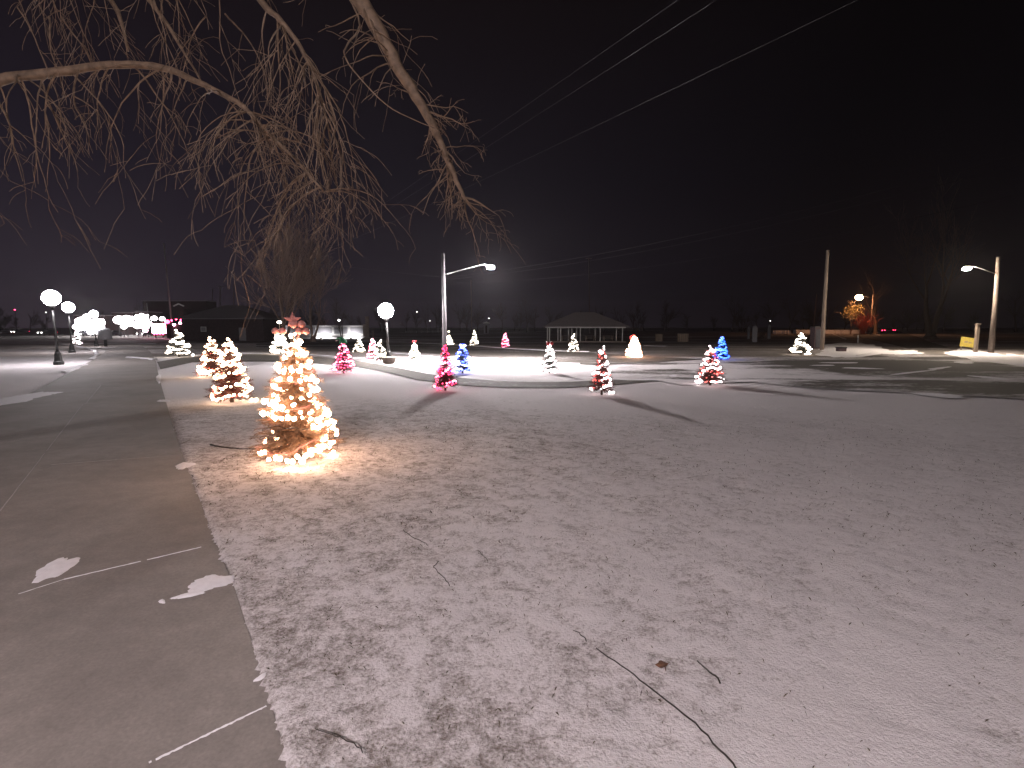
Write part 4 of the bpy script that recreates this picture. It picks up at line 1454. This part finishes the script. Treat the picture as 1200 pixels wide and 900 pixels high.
# ------------------------------------------------------------------ cars
def make_car(label, loc, rz, paint, front=True):
    o = thing('parked_car', label, 'car', loc, rz, 'cars on the far streets')
    prof = [(-2.15, .35), (-2.2, .62), (-2.05, .86), (-1.2, .95), (-.55, 1.42), (.85, 1.46), (1.55, 1.0), (2.1, .92), (2.2, .6), (2.15, .35)]
    b = MB(); n = len(prof)
    b.v = [(x, -.86, z) for x, z in prof] + [(x, .86, z) for x, z in prof]
    b.f = [tuple(range(n)), tuple(reversed(range(n, 2 * n)))] + [(i, i + n, (i + 1) % n + n, (i + 1) % n) for i in range(n)]
    b.build('body', M[paint], o)
    w = MB()
    w.add([(-1.12, -.6, 1.01), (-1.12, .6, 1.01), (-.62, .55, 1.39), (-.62, -.55, 1.39)], [(0, 3, 2, 1)])
    w.v = [(x - .02, y, z + .02) for x, y, z in w.v]
    w.box((.15, 0, 1.19), (1.35, 1.74, .3)); w.build('windows', M['glass'], o)
    for x in (-1.35, 1.35):
        for y in (-.82, .82):
            wh = MB(); wh.tube([(x, y - .1, .32), (x, y + .1, .32)], .32, 14); ww_ = wh.build('wheel', M['black'], o)
            MB().tube([(x, y - .115, .32), (x, y + .115, .32)], .18, 10).build('rim', M['galv'], ww_)
    for y in (-.62, .62):
        MB().box((-2.2, y, .68), (.08, .36, .17)).build('headlight', M['carl'], o)
        MB().box((2.2, y, .74), (.08, .34, .16)).build('tail_light', M['redl'], o)
    return o


c0 = make_car('car at the left edge with headlights on', G(5, 391), 1.2, 'darkcar')
copy_tree(c0, 'car with headlights on, second from the left edge', G(24, 391), 1.3)
copy_tree(c0, 'car with headlights on behind the post of the nearest globe lamp', G(56, 392.5), 1.4)
copy_tree(c0, 'car facing the viewer in front of the brightly lit shop', G(100, 394.5), 1.6)
copy_tree(c0, 'car facing the viewer left of the traffic signal', G(132, 393.5), 1.5)
copy_tree(c0, 'car facing the viewer in front of the narrow shop front', G(170, 394), 1.7)
c1 = make_car('dark red car seen from behind with tail lights glowing at the road end', G(1031, 389), -1.5, 'redcar')
copy_tree(c1, 'second car at the road end, farther and to the right', G(1043, 388.6), -1.3)

# ------------------------------------------------------------------ sticks and a leaf on the snow
def stick(label, px, r0, r1, lift=.012):
    rnd = random.Random(int(px[0][0]))
    P = gp(px); out = []
    for i in range(len(P) - 1):
        for k in range(5):
            out.append(P[i].lerp(P[i + 1], k / 5) + Vector((rnd.uniform(-1, 1) * .004, rnd.uniform(-1, 1) * .004, .022 + lift + rnd.uniform(-.002, .004))))
    out.append(P[-1] + Vector((0, 0, .02)))
    rad = [r0 + (r1 - r0) * i / (len(out) - 1) for i in range(len(out))]
    o = MB().tube(out, rad, 6).build('fallen_stick', M['wet_bark'])
    tag(o, label, 'stick', 'fallen sticks on the snow')


stick('long thin curved stick lying on the snow at the bottom', [(698, 768), (735, 792), (775, 825), (815, 857), (850, 895), (870, 920)], .003, .0045)
stick('short stick in line with the upper end of the long one', [(671, 745), (678, 749), (687, 756)], .002, .003)
stick('short thick stick right of the long one', [(817, 782), (828, 792), (844, 806)], .003, .005)
stick('bent little stick lying left of the middle of the snow', [(514, 663), (508, 670), (517, 680), (527, 690)], .003, .003)
stick('short stick at the lower left edge of the snow by the path', [(370, 864), (390, 870), (412, 880), (425, 888)], .002, .0026)
stick('little stick halfway between the bent one and the big lit tree', [(472, 626), (485, 635), (502, 643)], .003, .002)
stick('tiny stick right of the bent one', [(560, 650), (568, 658), (572, 663)], .002, .002)
stick('dark stick lying left of the foot of the biggest lit tree', [(247, 524), (262, 527), (285, 529), (303, 528)], .012, .004)
p = G(776, 790)
lf = MB(); vs = []
for k in range(12):
    an = k / 12 * 2 * PI; rr = .026 * (1 + .35 * math.cos(5 * an)); vs.append((rr * math.cos(an) * 1.3, rr * math.sin(an), .012 * math.sin(an * 2) + .01 * math.cos(3 * an)))
lf.v = vs + [(0, 0, .012)]
lf.f = [(i, (i + 1) % 12, 12) for i in range(12)]
lo_ = lf.build('dead_leaf', M['leaf']); lo_.location = (p.x, p.y, .045); lo_.rotation_euler = (.5, .3, .7)
tag(lo_, 'curled brown dead leaf on the snow near the long stick', 'leaf')

# ------------------------------------------------------------------ added air volume that imitates lens bloom round the lamps
hz = MB().box((50, 480, 24), (1500, 1200, 50.4))
hm = bpy.data.materials.new('bloom_air'); hm.use_nodes = True
hm.node_tree.nodes.clear()
ho = hm.node_tree.nodes.new('ShaderNodeOutputMaterial'); hv = hm.node_tree.nodes.new('ShaderNodeVolumePrincipled')
hv.inputs['Density'].default_value = 0.00024; hv.inputs['Color'].default_value = (.95, .93, .97, 1); hv.inputs['Anisotropy'].default_value = 0.35
hm.node_tree.links.new(hv.outputs[0], ho.inputs['Volume'])
tag(hz.build('bloom_haze', hm), kind='stuff')

# ------------------------------------------------------------------ sky
w = bpy.data.worlds.new('World'); sc.world = w; w.use_nodes = True
N = w.node_tree.nodes; L = w.node_tree.links; N.clear()
out = N.new('ShaderNodeOutputWorld')
sky = N.new('ShaderNodeTexSky'); sky.sky_type = 'NISHITA'; sky.sun_disc = False
sky.sun_elevation = math.radians(-12); sky.sun_rotation = math.radians(-70)
b1 = N.new('ShaderNodeBackground'); b1.inputs['Strength'].default_value = 0.05
L.new(sky.outputs[0], b1.inputs['Color'])
tc = N.new('ShaderNodeTexCoord'); sx = N.new('ShaderNodeSeparateXYZ'); L.new(tc.outputs['Generated'], sx.inputs[0])
# town glow: low in the sky and stronger to the left
ramp = N.new('ShaderNodeValToRGB'); cr = ramp.color_ramp
cr.elements[0].position = 0.0; cr.elements[0].color = (0.036, 0.026, 0.036, 1)
cr.elements[1].position = 1.0; cr.elements[1].color = (0.0055, 0.0028, 0.0028, 1)
e = cr.elements.new(.06); e.color = (0.026, 0.019, 0.029, 1)
e = cr.elements.new(.25); e.color = (0.013, 0.0095, 0.017, 1)
e = cr.elements.new(.5); e.color = (0.0095, 0.0058, 0.0075, 1)
L.new(sx.outputs['Z'], ramp.inputs['Fac'])
mr = N.new('ShaderNodeMapRange'); mr.inputs['From Min'].default_value = -.75; mr.inputs['From Max'].default_value = .5
mr.inputs['To Min'].default_value = .85; mr.inputs['To Max'].default_value = .10
L.new(sx.outputs['X'], mr.inputs['Value'])
b2 = N.new('ShaderNodeBackground'); L.new(ramp.outputs[0], b2.inputs['Color']); L.new(mr.outputs[0], b2.inputs['Strength'])
ad = N.new('ShaderNodeAddShader'); L.new(b1.outputs[0], ad.inputs[0]); L.new(b2.outputs[0], ad.inputs[1]); L.new(ad.outputs[0], out.inputs['Surface'])

# ------------------------------------------------------------------ render
sc.view_settings.view_transform = 'Standard'
sc.view_settings.look = 'None'
sc.view_settings.exposure = 0
sc.view_settings.gamma = 1
sc.render.engine = 'CYCLES'
sc.cycles.use_denoising = True
sc.cycles.denoiser = 'OPENIMAGEDENOISE'
sc.cycles.max_bounces = 4
sc.cycles.diffuse_bounces = 2
sc.cycles.glossy_bounces = 2
sc.cycles.sample_clamp_indirect = 3
sc.cycles.use_light_tree = True
sc.cycles.caustics_reflective = False
sc.cycles.caustics_refractive = False
